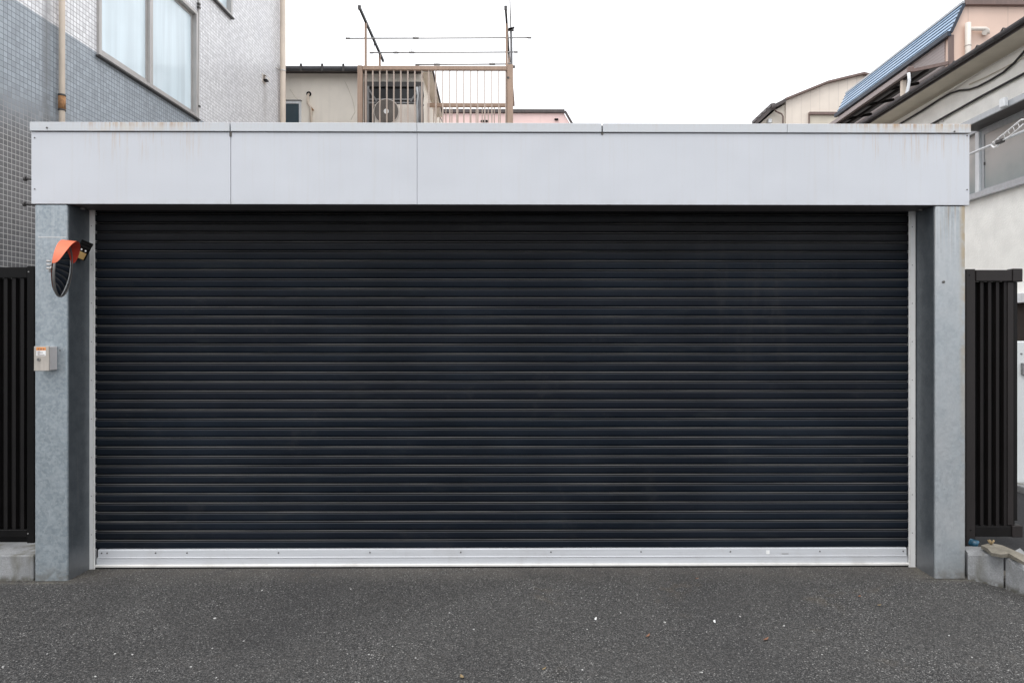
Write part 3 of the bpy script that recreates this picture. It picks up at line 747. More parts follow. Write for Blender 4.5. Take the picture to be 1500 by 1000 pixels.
MB().box(rf0 + sw, rf1, RY + 0.031, RY + 0.036, rbt, rtb).build('backing_sheet', M['black'], rf)
MB().box(PY(1486, 500, RY).x, rf1, RY + 0.005, RY + 0.03, rb + 0.1, rtb - 0.006).build('post', M['louvre'], rf)
for (px, py) in ((1420, 403),(1422, 776)):
    p = PY(px, py, RY - 0.0125); MB().disc(p + Vector((0, 0.001, 0)), (0, -1, 0), 0.0045, 0.003, 8).build('screw', M['black'], rf)

# right kerb blocks (measured on the ground plane / at their height)
def kerb(name, A, B, hA, hB, back, label):
    """A, B: ground points of the front face; hA,hB heights; back: offset vector"""
    A = Vector(A); B = Vector(B); back = Vector(back); n = 10; m_ = MB(); vs = []; fs = []
    rnd = random.Random(len(label))
    for i in range(n + 1):
        t = i / n; p = A.lerp(B, t); h = hA + (hB - hA) * t
        j = rnd.uniform(-0.003, 0.003)
        vs += [p + Vector((0, 0, -0.03)), p + Vector((0, 0, h - 0.010 + j)), p + back * 0.06 + Vector((0, 0, h + j)), p + back + Vector((0, 0, h + 0.004 + rnd.uniform(-.003, .003))), p + back + Vector((0, 0, -0.03))]
    for i in range(n):
        for j in range(5): fs.append([i * 5 + j, i * 5 + (j + 1) % 5, (i + 1) * 5 + (j + 1) % 5, (i + 1) * 5 + j])
    fs += [[0, 1, 2, 3, 4], [n * 5 + k for k in (4, 3, 2, 1, 0)]]
    m_.add(vs, fs); return tag(m_.build(name, M['concrete']), label, 'kerb', 'kerb blocks right of the garage')
A = PZ(1418, 848, 0); B = PZ(1470, 861, 0)
hA = CAM.z - (812 - HZ) * A.y.__add__(4.2) / F; hB = CAM.z - (814 - HZ) * (B.y + 4.2) / F
kerb('concrete_kerb', A, B, hA, hB, (0.05, 0.13, 0), 'grey concrete kerb block directly beside the foot of the right column')
A2 = PZ(1473, 862, 0); B2 = PZ(1535, 888, 0)
h2 = CAM.z - (815 - HZ) * (A2.y + 4.2) / F; h3 = CAM.z - (862 - HZ) * (B2.y + 4.2) / F
kerb('concrete_kerb', A2, B2, h2, h3, (0.17, 0.12, 0), 'grey concrete kerb block at the right picture edge sloping toward the viewer')
# dark raised paving behind the blocks
pv = MB(); pv.box(2.70, 5.8, 0.14, 4.0, -0.02, 0.11); pv.build('path', M['shaded_paving'], None, 'structure')
# broken slab
zs = 0.212
pts = [(1437, 798), (1452, 795.5), (1468, 797), (1481, 804), (1500, 812), (1500, 822), (1478, 811), (1466, 811), (1452, 808.5), (1447, 804)]
top = [PZ(x_, y_, zs) for x_, y_ in pts]
sl = MB(); n = len(top)
sl.add([p + Vector((0, 0, 0.004 * math.sin(i * 2.3))) for i, p in enumerate(top)] + [p + Vector((0.004, 0.006, -0.022)) for p in top],
       [list(range(n)), list(range(2 * n - 1, n - 1, -1))] + [[i, (i + 1) % n, n + (i + 1) % n, n + i] for i in range(n)])
tag(sl.build('broken_slab', M['slab']), 'broken flake of weathered cement lying on the right kerb blocks', 'slab')
p = PZ(1452, 796, 0.222)
sn = MB()
for k in range(5):
    a = k * 1.256; sn.tube([p + Vector((0, 0, -0.004)), p + Vector((0.012 * math.cos(a), 0.008 * math.sin(a), 0.012)), p + Vector((0.020 * math.cos(a + .5), 0.012 * math.sin(a + .5), 0.022))], [0.004, 0.006, 0.003], 6)
tag(sn.build('dead_leaf', M['leaf_tan']), 'curled brown dead leaf on the cement flake under the right fence', 'leaf')
# blue cup lying on the kerb
cp = PY(1426, 797, 0.10); cp.z = 0.185
cup = MB(); ax = Vector((0.75, -0.55, -0.30)).normalized()
cup.tube([cp - ax * 0.026, cp - ax * 0.023, cp + ax * 0.003, cp + ax * 0.022, cp + ax * 0.026], [0.014, 0.020, 0.024, 0.026, 0.022], 20)
tag(cup.build('plastic_cup', M['blue_cup']), 'crumpled blue plastic cup wedged between right column and kerb', 'cup')

# ------------------------------------------------------------------ apartment building (left)
WX = -4.5
ap = thing('apartment_building', 'tiled grey and white apartment building left of the garage with sliding window', 'building', (WX - 3, 4, 0))
ap.location = (WX, 0, 0)
Yend = PX(415, 300, WX).y; Y0 = 0.6
def hole_wall(holes, y0, y1, z0, z1):
    ys = sorted({y0, y1} | {h[0] for h in holes} | {h[1] for h in holes}); zs_ = sorted({z0, z1} | {h[2] for h in holes} | {h[3] for h in holes})
    m_ = MB()
    for i in range(len(ys) - 1):
        for j in range(len(zs_) - 1):
            cy, cz = (ys[i] + ys[i + 1]) / 2, (zs_[j] + zs_[j + 1]) / 2
            if any(h[0] < cy < h[1] and h[2] < cz < h[3] for h in holes): continue
            m_.add([(WX, ys[i], zs_[j]), (WX, ys[i + 1], zs_[j]), (WX, ys[i + 1], zs_[j + 1]), (WX, ys[i], zs_[j + 1])], [[0, 1, 2, 3]])
    return m_
wy0, wy1 = PX(141.5, 80, WX).y, PX(287.5, 170, WX).y
wz0 = 1.49 + 0.640 * 4.5; wz1 = 1.49 + 0.955 * 4.5
sy1 = PX(338, 25, WX).y; sy0 = sy1 - 0.75; szb = 1.49 + 1.047 * 4.5; szt = szb + 0.9
wl = hole_wall([(wy0, wy1, wz0, wz1), (sy0, sy1, szb, szt)], Y0, Yend, 0, 10)
wl.add([(WX, Yend, 0), (WX - 6, Yend, 0), (WX - 6, Yend, 10), (WX, Yend, 10)], [[0, 1, 2, 3]])
wl.add([(WX, Y0, 0), (WX - 6, Y0, 0), (WX - 6, Y0, 10), (WX, Y0, 10)], [[0, 1, 2, 3]])
wl.add([(WX - 6, Y0, 0), (WX - 6, Yend, 0), (WX - 6, Yend, 10), (WX - 6, Y0, 10)], [[0, 1, 2, 3]])
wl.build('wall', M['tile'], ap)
MB().box(WX - 6.1, WX + 0.05, Y0 - 0.05, Yend + 0.05, 10.0, 10.2).build('roof', M['roof_slate'], ap)
# main window
def window(parent, y0, y1, z0, z1, split, glass, fw=0.045, proud=0.028, sill=0.05, fm='frame_alu'):
    fr = MB()
    fr.box(WX - 0.09, WX + proud, y0, y0 + fw, z0, z1, 0.003, 1)
    fr.box(WX - 0.09, WX + proud, y1 - fw, y1, z0, z1, 0.003, 1)
    fr.box(WX - 0.09, WX + proud - 0.001, y0 + fw, y1 - fw, z1 - fw, z1, 0.003, 1)
    fr.box(WX - 0.09, WX + proud - 0.001, y0 + fw, y1 - fw, z0, z0 + fw, 0.003, 1)
    w_ = fr.build('window', M[fm], parent)
    if sill: MB().box(WX + 0.001, WX + 0.05, y0 - 0.02, y1 + 0.02, z0 - 0.022, z0 - 0.001, 0.003, 1).build('sill', M['frame_dark'], w_)
    if split:
        s2 = MB().box(WX - 0.06, WX + proud - 0.004, split - 0.035, split + 0.030, z0 + fw, z1 - fw, 0.004, 1)
        s2.build('mullion', M[fm], w_)
        # inner sash frames
        for (a, b, dx) in ((y0 + fw, split - 0.035, -0.012), (split + 0.030, y1 - fw, -0.03)):
            s3 = MB(); t = 0.028
            s3.box(WX + dx - 0.02, WX + dx, a + 0.001, a + t, z0 + fw, z1 - fw); s3.box(WX + dx - 0.02, WX + dx, b - t, b - 0.001, z0 + fw, z1 - fw)
            s3.box(WX + dx - 0.02, WX + dx, a + t, b - t, z0 + fw, z0 + fw + 0.05); s3.box(WX + dx - 0.02, WX + dx, a + t, b - t, z1 - fw - 0.035, z1 - fw)
            s3.build('sash', M[fm], w_)
            MB().box(WX + dx - 0.014, WX + dx - 0.008, a + t, b - t, z0 + fw + 0.05, z1 - fw - 0.035).build('pane', glass, w_)
    else:
        MB().box(WX - 0.05, WX - 0.04, y0 + fw, y1 - fw, z0 + fw, z1 - fw).build('pane', glass, w_)
    return w_
window(ap, wy0, wy1, wz0, wz1, PX(219.5, 120, WX).y, M['curtain_glass'])
window(ap, sy0, sy1, szb, szt, None, M['curtain_glass'])
# pipes
yp = PX(90, 100, WX + 0.04).y
dp = MB().tube([(WX + 0.045, yp, 0), (WX + 0.045, yp, 10)], 0.026, 14); dp.build('downpipe', M['pipe_cream'], ap)
zj0, zj1 = PX(90, 160, WX + 0.045).z, PX(90, 141, WX + 0.045).z
cpl = MB().tube([(WX + 0.045, yp, zj0), (WX + 0.045, yp, zj1)], 0.0315, 14); cpl.build('pipe_coupling', M['rust'], ap)
for a_, b_ in ((zj1 + 0.001, zj1 + 0.018), (zj0 - 0.014, zj0 - 0.001)):
    MB().tube([(WX + 0.045, yp, a_), (WX + 0.045, yp, b_)], 0.033, 14).build('coupling_ring', M['frame_dark'], ap)
yq = PX(291.5, 100, WX + 0.02).y
c_ = MB().tube([(WX + 0.016, yq, 1), (WX + 0.016, yq, 6.0)], 0.012, 10)
c_.build('conduit', M['frame_alu'], ap)
for py in (8, 13, 157):
    z = PX(291, py, WX).z; MB().box(WX + 0.001, WX + 0.034, yq - 0.02, yq + 0.02, z - 0.012, z + 0.012).build('conduit_clip', M['frame_dark'], ap)
ye = PX(414, 100, WX + 0.07).y
MB().tube([(WX + 0.075, ye, 0), (WX + 0.075, ye, 10)], 0.048, 16).build('downpipe', M['pipe_cream'], ap)
zcl = PX(414, 104, WX + 0.07).z
b2 = MB().tube([(WX + 0.075, ye, zcl - 0.01), (WX + 0.075, ye, zcl + 0.01)], 0.052, 16); b2.tube([(WX, ye - 0.15, zcl), (WX + 0.04, ye - 0.05, zcl)], 0.010, 8); b2.build('pipe_clip', M['chrome'], ap)
vc = PX(386, 117, WX)
hv = MB(); vs = []; fs = []
n1, n2 = 8, 12
for i in range(n1 + 1):
    a = math.pi / 2 * i / n1
    for k in range(n2 + 1):
        b = math.pi * k / n2
        vs.append(vc + Vector((0.085 * math.cos(a), 0.06 * math.cos(b) * (0.45 + 0.55 * math.cos(a)), 0.075 * math.sin(a) * 1.0 + 0.0 * b)) + Vector((0, 0, 0)))
for i in range(n1):
    for k in range(n2): a = i * (n2 + 1) + k; fs.append([a, a + 1, a + n2 + 2, a + n2 + 1])
hv.add(vs, fs, True)
hv.box(WX, WX + 0.012, vc.y - 0.07, vc.y + 0.07, vc.z - 0.06, vc.z + 0.085, 0.004, 1)
hv.build('vent_hood', M['ac'], ap)
MB().box(WX + 0.013, WX + 0.07, vc.y - 0.045, vc.y + 0.045, vc.z - 0.025, vc.z - 0.002).build('vent_opening', M['black'], ap)

# ------------------------------------------------------------------ cream house behind
HY = 9.0
ch = thing('cream_house', 'cream rendered house with dark gutter behind the brown roof balcony', 'house', (-4.5, HY, 0))
hx1 = PY(617, 140, HY).x; hz = PY(500, 108, HY).z
MB().box(-9, hx1, HY, HY + 5, 0, hz).build('wall', M['cream'], ch)
g_ = MB(); zg1 = PY(500, 96, HY - 0.25).z; zg0 = PY(500, 104.5, HY - 0.25).z
g_.tube([(-9, HY - 0.28, zg0 + 0.035), (PY(632, 100, HY - 0.25).x, HY - 0.28, zg0 + 0.035)], 0.048, 12); g_.build('gutter', M['gutter'], ch)
MB().box(-9, hx1 - 0.002, HY - 0.22, HY + 5, hz + 0.01, zg1 + 0.0).build('roof', M['roof_dark'], ch)
for px in (441, 472, 503):
    p = PY(px, 100, HY - 0.335); MB().box(p.x - 0.02, p.x + 0.02, HY - 0.35, HY - 0.33, zg0 - 0.03, zg1 - 0.005).build('gutter_bracket', M['frame_dark'], ch)
# rake at the right side : soffit + barge board going back and down
A0 = PY(617, 106, HY - 0.02); A1 = PY(632, 104, HY - 0.02); B1 = PY(648, 172, HY + 2.2); B0 = PY(627, 172, HY + 2.2)
rk = MB(); th = Vector((0, 0, 0.05))
rk.add([A0, A1, B1, B0, A0 + th, A1 + th, B1 + th, B0 + th], [[0, 1, 2, 3], [4, 5, 6, 7], [0, 1, 5, 4], [1, 2, 6, 5], [2, 3, 7, 6], [3, 0, 4, 7]]); rk.build('rake_soffit', M['cream_light'], ch)
MB().bar(A1 + Vector((0.015, 0, 0.06)), B1 + Vector((0.015, 0, 0.06)), 0.03, 0.055).build('rake_board', M['roof_dark'], ch)
# window
wx0, wx1 = PY(405, 160, HY).x, PY(441.5, 160, HY).x; z1 = PY(430, 149, HY).z; z0 = z1 - 1.1
fr = MB(); t = 0.05
fr.box(wx0, wx1, HY - 0.04, HY - 0.001, z1 - t, z1); fr.box(wx1 - 0.035, wx1, HY - 0.039, HY - 0.001, z0, z1 - t); fr.box(wx0, wx0 + 0.035, HY - 0.039, HY - 0.001, z0, z1 - t); fr.box(wx0, wx1, HY - 0.04, HY - 0.001, z0 - t, z0)
w_ = fr.build('window', M['frame_white'], ch)
MB().box(wx0 + 0.035, wx1 - 0.035, HY - 0.02, HY - 0.002, z0, z1 - t).build('pane', M['teal_glass'], w_)
MB().box(wx0 - 0.01, wx1 + 0.01, HY - 0.055, HY - 0.001, z1 + 0.001, z1 + 0.018).build('drip_edge', M['rim'], w_)
# pipe with hole
p = PY(452.5, 138, HY)
MB().disc(p + Vector((0, 0.01, 0)), (0, -1, 0), 0.048, 0.02, 18).build('wall_sleeve', M['black'], ch)
MB().tube([p + Vector((0, 0.0, 0)), p + Vector((0.0, -0.05, -0.03)), p + Vector((0.0, -0.06, -0.2)), PY(455.5, 158, HY - 0.05), PY(455.5, 200, HY - 0.05)], 0.022, 10).build('duct_pipe', M['pipe_cream'], ch)
MB().bar(PY(455, 157, HY - 0.05), PY(459, 162, HY - 0.05), 0.03, 0.03).build('duct_clip', M['rust'], ch)
# hairline cracks as thin raised repair lines
for pl in ([(425, 131), (432, 142), (440, 149)], [(505, 119), (511, 132), (517, 148), (520, 164), (514, 176)]):
    MB().tube([PY(a, b, HY) for a, b in pl], 0.005, 6).build('crack', M['beige_plaster'], ch)
# big dark window opening behind the balcony
q0, q1 = PY(536, 125, HY), PY(619, 125, HY)
MB().box(q0.x, q1.x, HY - 0.03, HY - 0.002, q0.z - 1.9, q0.z).build('balcony_window', M['black_glass'], ch)
fr = MB(); fr.box(q0.x - 0.02, q1.x + 0.02, HY - 0.09, HY - 0.031, q0.z - 0.055, q0.z + 0.035); fr.box(q1.x - 0.06, q1.x + 0.02, HY - 0.088, HY - 0.031, q0.z - 1.9, q0.z - 0.056); fr.box(q0.x - 0.02, q0.x + 0.05, HY - 0.088, HY - 0.031, q0.z - 1.9, q0.z - 0.056)
fr.build('balcony_window_frame', M['frame_dark'], ch)

# ------------------------------------------------------------------ balcony railing
BY = 7.8; BB = 9.8
bal = thing('balcony_railing', 'brown steel roof balcony railing with vertical bars above the white fascia', 'railing', (PY(640, 300, BY).x, BY, 0)); 
def B(x, y, Y=BY): return PY(x, y, Y)
for (a, b, ytop) in ((523.5, 530.5, 96), (743, 751.5, 94.5)):
    p0, p1 = B(a, ytop), B(b, ytop)
    MB().box(p0.x, p1.x, BY - 0.01, BY + 0.07, 3.2, p0.z, 0.004, 1).build('post', M['balcony'], bal)
zr1, zr0 = B(640, 96.5).z, B(640, 102.5).z
MB().box(B(530.6, 1).x, B(742.9, 1).x, BY, BY + 0.06, zr0, zr1, 0.006, 1).build('top_rail', M['balcony'], bal)
for k in range(21):
    x = 535.3 + k * 10.28
    if x > 742: break
    c = B(x, 120).x
    MB().box(c - 0.0105, c + 0.0105, BY + 0.018, BY + 0.042, 3.4, zr0 - 0.0005).build('bar', M['balcony_pale'], bal)
zlow = B(640, 300).z
MB().box(B(530.6, 1).x, B(742.9, 1).x, BY + 0.005, BY + 0.055, 3.30, 3.38).build('bottom_rail', M['balcony'], bal)
# far side railing and its bars
xa, xb = PY(619, 155, BB).x, PY(746, 155, BB).x
z1, z0 = PY(680, 151, BB).z, PY(680, 156.5, BB).z
MB().box(xa, xb, BB, BB + 0.06, z0, z1, 0.006, 1).build('top_rail', M['balcony'], bal)
x = xa + 0.1
while x < xb:
    MB().box(x - 0.009, x + 0.009, BB + 0.018, BB + 0.042, 3.4, z0 - 0.0005).build('bar', M['balcony_pale'], bal); x += 0.123
MB().box(xa, xb, BB + 0.005, BB + 0.055, 3.3, 3.38).build('bottom_rail', M['balcony'], bal)
xr_ = B(747, 100).x
MB().box(xr_ - 0.03, xr_ + 0.03, BY + 0.071, BB - 0.001, z0 + 0.01, z1 + 0.01).build('side_rail', M['balcony'], bal)
MB().box(xa - 0.9, xb, BY - 0.03, BB + 0.08, 3.0, 3.2).build('floor_slab', M['cream_light'], bal)
MB().disc(B(744.5, 114, BY - 0.011), (0, -1, 0), 0.02, 0.006, 10).build('bolt', M['frame_dark'], bal)

# drying pole stand: uprights, arms, rods
XL = B(534.5, 60, BY + 0.03).x; XR = B(742, 60, BY + 0.03).x
zarm = B(534.5, 31, BY).z
for (X, nm, lab) in ((XL, 'drying_stand', 'brown laundry pole stand with sloping dark arm at left end of railing'), (XR, 'drying_stand', 'brown laundry pole stand with dark top at right end of the railing')):
    ds = thing(nm, lab, 'laundry stand', (X, BY + 0.09, 3.2))
    MB().bar((X, BY + 0.09, 3.2), (X, BY + 0.09, zarm), 0.036, 0.036).build('upright', M['balcony'], ds)
    a = Vector((X, BY - 0.33, zarm + 0.07)); e = Vector((X, BY + 1.5, zarm - 0.10))
    MB().bar(a, e, 0.035, 0.05).build('arm', M['balcony_dark'], ds)
    MB().bar(a + Vector((0, -0.03, 0.0)), a + Vector((0, 0.0, 0.0)), 0.05, 0.07).build('arm_cap', M['frame_dark'], ds)
    for (dy) in (0.72, 1.15):
        MB().bar((X, BY + dy, zarm - 0.02), (X, BY + dy, zarm - 0.17), 0.014, 0.014).build('hook', M['frame_dark'], ds)
    MB().bar((X, BY + 1.20, 3.2), (X, BY + 1.20, zarm - 0.085), 0.036, 0.036).build('upright', M['balcony'], ds)
def rod(x0, x1, y, Y, lab, bits):
    a, b = PY(x0, y, Y), PY(x1, y, Y); b.z = PY(x1, y - 1, Y).z
    r = thing('laundry_pole', lab, 'pole', a, 'laundry poles above the balcony')
    MB().tube([a, b], 0.0135, 8).build('pole', M['steel_thin'], r)
    MB().tube([a - Vector((0.02, 0, 0)), a + Vector((0.05, 0, 0))], 0.019, 8).build('end_cap', M['rim'], r)
    MB().tube([b - Vector((0.05, 0, 0)), b + Vector((0.02, 0, 0))], 0.019, 8).build('end_cap', M['rim'], r)
    for q in bits:
        c = a + (b - a) * ((q - x0) / (x1 - x0))
        cp_ = MB().tube([c + Vector((-0.05, 0, 0)), c + Vector((0.05, 0, 0))], 0.021, 8); cp_.bar(c, c + Vector((0.0, 0, 0.07)), 0.012, 0.012)
        cp_.build('peg', M['rim'], r)
rod(508, 777, 56.5, BY + 0.45, 'upper and longest thin steel laundry pole crossing above the railing', (609,))
rod(543, 757, 77.5, BY + 0.98, 'middle thin steel laundry pole with pegs above the railing', (580, 603))
rod(610, 746, 95, BY + 0.30, 'lowest thin laundry pole lying just above the top rail', (640, 721))
# antenna mast
am = thing('antenna_mast', 'thin grey mast with clamps standing behind right end of balcony railing', 'mast', B(748.5, 100, BY + 0.2))
MB().tube([PY(750, 175, BY + 0.2), PY(749, 60, BY + 0.2), PY(748.4, 42, BY + 0.2)], 0.021, 10).build('pole', M['rack'], am)
MB().tube([PY(748.4, 43, BY + 0.2), PY(747, 1, BY + 0.2), PY(746.5, -30, BY + 0.2)], 0.012, 8).build('pole', M['steel_thin'], am)
c = PY(748.5, 43.5, BY + 0.2)
k_ = MB().box(c.x - 0.045, c.x + 0.05, c.y - 0.03, c.y + 0.03, c.z - 0.02, c.z + 0.02); k_.bar(c + Vector((-0.05, -.02, -0.02)), c + Vector((0.06, -.02, 0.03)), 0.02, 0.03); k_.build('clamp', M['frame_dark'], am)
c = PY(752, 98, BY + 0.2)
k_ = MB().box(c.x - 0.05, c.x + 0.03, c.y - 0.03, c.y + 0.03, c.z - 0.015, c.z + 0.015); k_.build('clamp', M['frame_dark'], am)

# ------------------------------------------------------------------ air conditioner and rack
AY = 8.25
a0, a1 = PY(548.5, 155, AY), PY(614, 155, AY)
zt_ = PY(580, 153, AY).z
ac = thing('air_conditioner', 'ivory outdoor air conditioner unit with round dark fan grille behind the bars', 'air conditioner', ((a0.x + a1.x) / 2, AY + 0.15, 3.2))
MB().box(a0.x, a1.x, AY, AY + 0.3, zt_ - 0.62, zt_, 0.008, 2).build('casing', M['ac'], ac)
fc = PY(566, 163.5, AY - 0.004)
rr = 0.215
MB().disc(Vector((fc.x, AY - 0.002, fc.z)), (0, -1, 0), rr, 0.006, 40).build('fan_recess', M['ac_grille'], ac)
gr = MB()
for r_ in [rr * k / 9 for k in range(3, 10)]:
    gr.tube([Vector((fc.x + r_ * math.cos(a), AY - 0.012, fc.z + r_ * math.sin(a))) for a in [2 * math.pi * k / 32 for k in range(33)]], 0.0025, 5, False)
gr.build('fan_grille', M['rack'], ac)
gr = MB().tube([Vector((fc.x + rr * 1.03 * math.cos(a), AY - 0.006, fc.z + rr * 1.03 * math.sin(a))) for a in [2 * math.pi * k / 40 for k in range(41)]], 0.007, 6, False); gr.build('grille_ring', M['ac'], ac)
MB().disc(Vector((fc.x, AY - 0.014, fc.z)), (0, -1, 0), 0.046, 0.008, 20).build('fan_hub', M['white_dot'], ac)
for k in range(9):
    x = fc.x + rr + 0.06 + k * 0.03
    if x < a1.x - 0.03: MB().box(x - 0.003, x + 0.003, AY - 0.003, AY + 0.001, zt_ - 0.55, zt_ - 0.06).build('louvre', M['ac'], ac)
rk = thing('steel_rack', 'grey steel rack with diagonal braces above the air conditioner', 'rack', ((a0.x + a1.x) / 2, AY, 3.2))
ry = AY + 0.02
zz0, zz1 = PY(580, 152, ry).z, PY(580, 144.5, ry).z
xa_, xb_ = PY(537, 148, ry).x, PY(617, 148, ry).x
MB().box(xa_, xb_, ry, ry + 0.04, zz1 - 0.028, zz1).build('beam', M['rack'], rk)
MB().box(xa_, xb_, ry, ry + 0.04, zz0 + 0.004, zz0 + 0.034).build('beam', M['rack'], rk)
MB().box(xa_, xb_, ry + 0.045, ry + 0.32, zz1 - 0.03, zz1 - 0.012).build('shelf', M['rack'], rk)
for (x, s_) in ((xa_ + 0.02, 1), (xb_ - 0.02, -1)):
    MB().box(x - 0.02, x + 0.02, ry + 0.001, ry + 0.041, 3.2, PY(580, 126, ry).z).build('leg', M['rack'], rk)
    MB().bar((x + 0.02 * s_, ry - 0.01, zz1 + 0.16), (x + 0.17 * s_, ry - 0.01, zz1 - 0.06), 0.02, 0.03).build('brace', M['rack'], rk)
# bundle of insulated pipes at right
pb = thing('pipe_bundle', 'bundle of grey insulated pipes running down beside the air conditioner', 'pipes', PY(616, 160, AY - 0.05))
for (dx, r_, mt) in ((612, 0.022, 'frame_grey'), (615.5, 0.028, 'rack'), (619, 0.020, 'frame_dark')):
    MB().tube([PY(dx - 1, 128, AY - 0.04), PY(dx + 0.5, 140, AY - 0.05), PY(dx - 0.6, 152, AY - 0.05), PY(dx, 166, AY - 0.05), PY(dx, 195, AY - 0.05)], r_, 10).build('pipe', M[mt], pb)

# ------------------------------------------------------------------ far pink house
KY = 16.0
pk = thing('pink_house', 'pale pink house with dark flat roof edge seen far behind the balcony', 'house', (-1, KY, 0))
P_ = [PY(x, y, KY) for x, y in ((560, 166), (826, 166), (850, 207))]
poly = [(P_[0].x, 0), (P_[2].x, 0), (P_[2].x, P_[2].z), (P_[1].x, P_[1].z), (P_[0].x, P_[0].z)]
MB().prism(poly, 'y', KY, KY + 5).build('wall', M['pink_far'], pk)
MB().box(P_[0].x, P_[1].x + 0.02, KY - 0.06, KY + 5.05, P_[1].z + 0.001, PY(700, 160.8, KY).z).build('roof', M['roof_dark'], pk)
MB().bar(P_[1] + Vector((0.03, -0.03, 0.05)), P_[2] + Vector((0.05, -0.03, 0.0)), 0.06, 0.06).build('rake_trim', M['roof_dark'], pk)
for (px, py) in ((815, 175.5), (707, 178), (712, 178)):
    p = PY(px, py, KY); v_ = MB().box(p.x - 0.055, p.x + 0.055, KY - 0.06, KY - 0.001, p.z - 0.025, p.z + 0.025, 0.01, 1); v_.build('vent', M['black'], pk)

# ------------------------------------------------------------------ far ivory gable house (right)
IY = 15.0
iv = thing('ivory_house', 'ivory house with vertical siding and a low gable roof behind the fascia', 'house', (8, IY, 0))
def I(x, y, Y=IY): return PY(x, y, Y)
outl = [(1151, 147.5), (1213, 122.5), (1266, 109.8), (1330, 125)]
poly = [(I(1151, 300).x, 0)] + [(I(1330, 300).x, 0)] + [(I(x, y).x, I(x, y).z) for x, y in reversed(outl)]
MB().prism(poly, 'y', IY, IY + 6).build('wall', M['ivory_siding'], iv)
rf_ = MB(); rl = [(1146, 149.5), (1151, 146.2), (1213, 121), (1266, 108.2), (1330, 123.5)]
for i in range(len(rl) - 1):
    a, b = I(*rl[i], IY - 0.12), I(*rl[i + 1], IY - 0.12); th = Vector((0, 0, 0.055)); bk = Vector((0, 6.2, 0))
    rf_.add([a, b, b + th, a + th, a + bk, b + bk, b + th + bk, a + th + bk], [[0, 1, 2, 3], [7, 6, 5, 4], [0, 1, 5, 4], [1, 2, 6, 5], [2, 3, 7, 6], [3, 0, 4, 7]])
rf_.build('roof', M['roof_brown'], iv)
lw = [(1104, 186), (1136, 159), (1151, 151)]
poly = [(I(1108, 300).x, 0), (I(1150.8, 300).x, 0), (I(1150.8, 150).x, I(1150.8, 152).z), (I(1136, 161).x, I(1136, 161).z), (I(1108, 186).x, I(1108, 186).z)]
MB().prism(poly, 'y', IY + 0.05, IY + 6).build('side_wall', M['cream_light'], iv)
lr_ = MB()
for (a, b, t_) in (((1098, 189), (1132, 157), 0.11), ((1133.5, 155), (1151.5, 146), 0.10)):
    p, q = I(*a, IY - 0.15), I(*b, IY - 0.15); th = Vector((0, 0, t_)); bk = Vector((0, 6, 0)); p -= th * 0.6; q -= th * 0.6
    lr_.add([p, q, q + th, p + th, p + bk, q + bk, q + th + bk, p + th + bk], [[0, 1, 2, 3], [7, 6, 5, 4], [0, 1, 5, 4], [1, 2, 6, 5], [2, 3, 7, 6], [3, 0, 4, 7]])
lr_.build('lower_roof', M['roof_dark'], iv)
MB().tube([I(1133, 151.5, IY - 0.2), I(1133.6, 161, IY - 0.2)], 0.045, 10).build('gutter_end', M['roof_dark'], iv)
MB().tube([I(1135, 160, IY - 0.1), I(1137, 163.5, IY - 0.08), I(1145, 167, IY - 0.06), I(1147, 171, IY - 0.05), I(1147, 210, IY - 0.05)], 0.022, 10).build('downpipe', M['roof_brown'], iv)
sg = MB()
for t_ in (0.2, 0.45, 0.7, 0.95):
    q = I(1104, 181, IY - 0.1).lerp(I(1132, 155, IY - 0.1), t_); sg.box(q.x - 0.03, q.x + 0.03, IY - 0.1, IY + 0.3, q.z, q.z + 0.09)
sg.build('snow_guard', M['roof_dark'], iv)
d0, d1 = I(1184, 165.5), I(1240, 165.5)
MB().box(d0.x, d1.x, IY - 0.10, IY - 0.001, d0.z - 0.075, d0.z).build('door_head', M['roof_brown'], iv)
MB().box(d0.x + 0.02, d1.x, IY - 0.04, IY - 0.001, d0.z - 1.9, d0.z - 0.076).build('door', M['beige_plaster'], iv)
MB().box(d0.x, d0.x + 0.019, IY - 0.07, IY - 0.001, d0.z - 1.9, d0.z - 0.076).build('door_jamb', M['roof_brown'], iv)
p = I(1128, 178, IY + 0.03); MB().box(p.x - 0.08, p.x + 0.03, IY - 0.05, IY + 0.05, p.z - 0.07, p.z + 0.06, 0.02, 1).build('vent', M['frame_white'], iv)

# ------------------------------------------------------------------ blue mansard building (right)
GYF, GYB = 7.8, 12.2
bl = thing('blue_roof_house', 'salmon pink house with steep blue metal roof and brown lean-to above right fascia', 'house', (9, 10, 0))
T = PY(1408, 8, GYF); L = PY(1388.5, 48, GYF)
wxx = L.x + 0.03
poly = [(wxx, 0), (14, 0), (14, T.z - 0.02), (T.x + 0.02, T.z - 0.02), (wxx + 0.02, L.z + 0.01)]
MB().prism(poly, 'y', GYF, GYF + 0.15).build('gable_wall', M['pink_siding'], bl)
MB().box(wxx + 0.001, 14, GYF + 0.151, GYB, 0, L.z).build('side_wall', M['mauve'], bl)
r_ = MB(); th = Vector((-0.03, 0, 0.02))
c4 = [Vector((T.x, GYF - 0.05, T.z)), Vector((L.x, GYF - 0.05, L.z)), Vector((L.x, GYB + 0.05, L.z)), Vector((T.x, GYB + 0.05, T.z))]
r_.add(c4 + [q + Vector((0.04, 0, -0.02)) for q in c4], [[0, 1, 2, 3], [7, 6, 5, 4], [0, 1, 5, 4], [1, 2, 6, 5], [2, 3, 7, 6], [3, 0, 4, 7]]); r_.build('blue_roof', M['blue_roof'], bl)
nr = Vector((-(T.z - L.z), 0, (T.x - L.x))).normalized()
sm_ = MB()
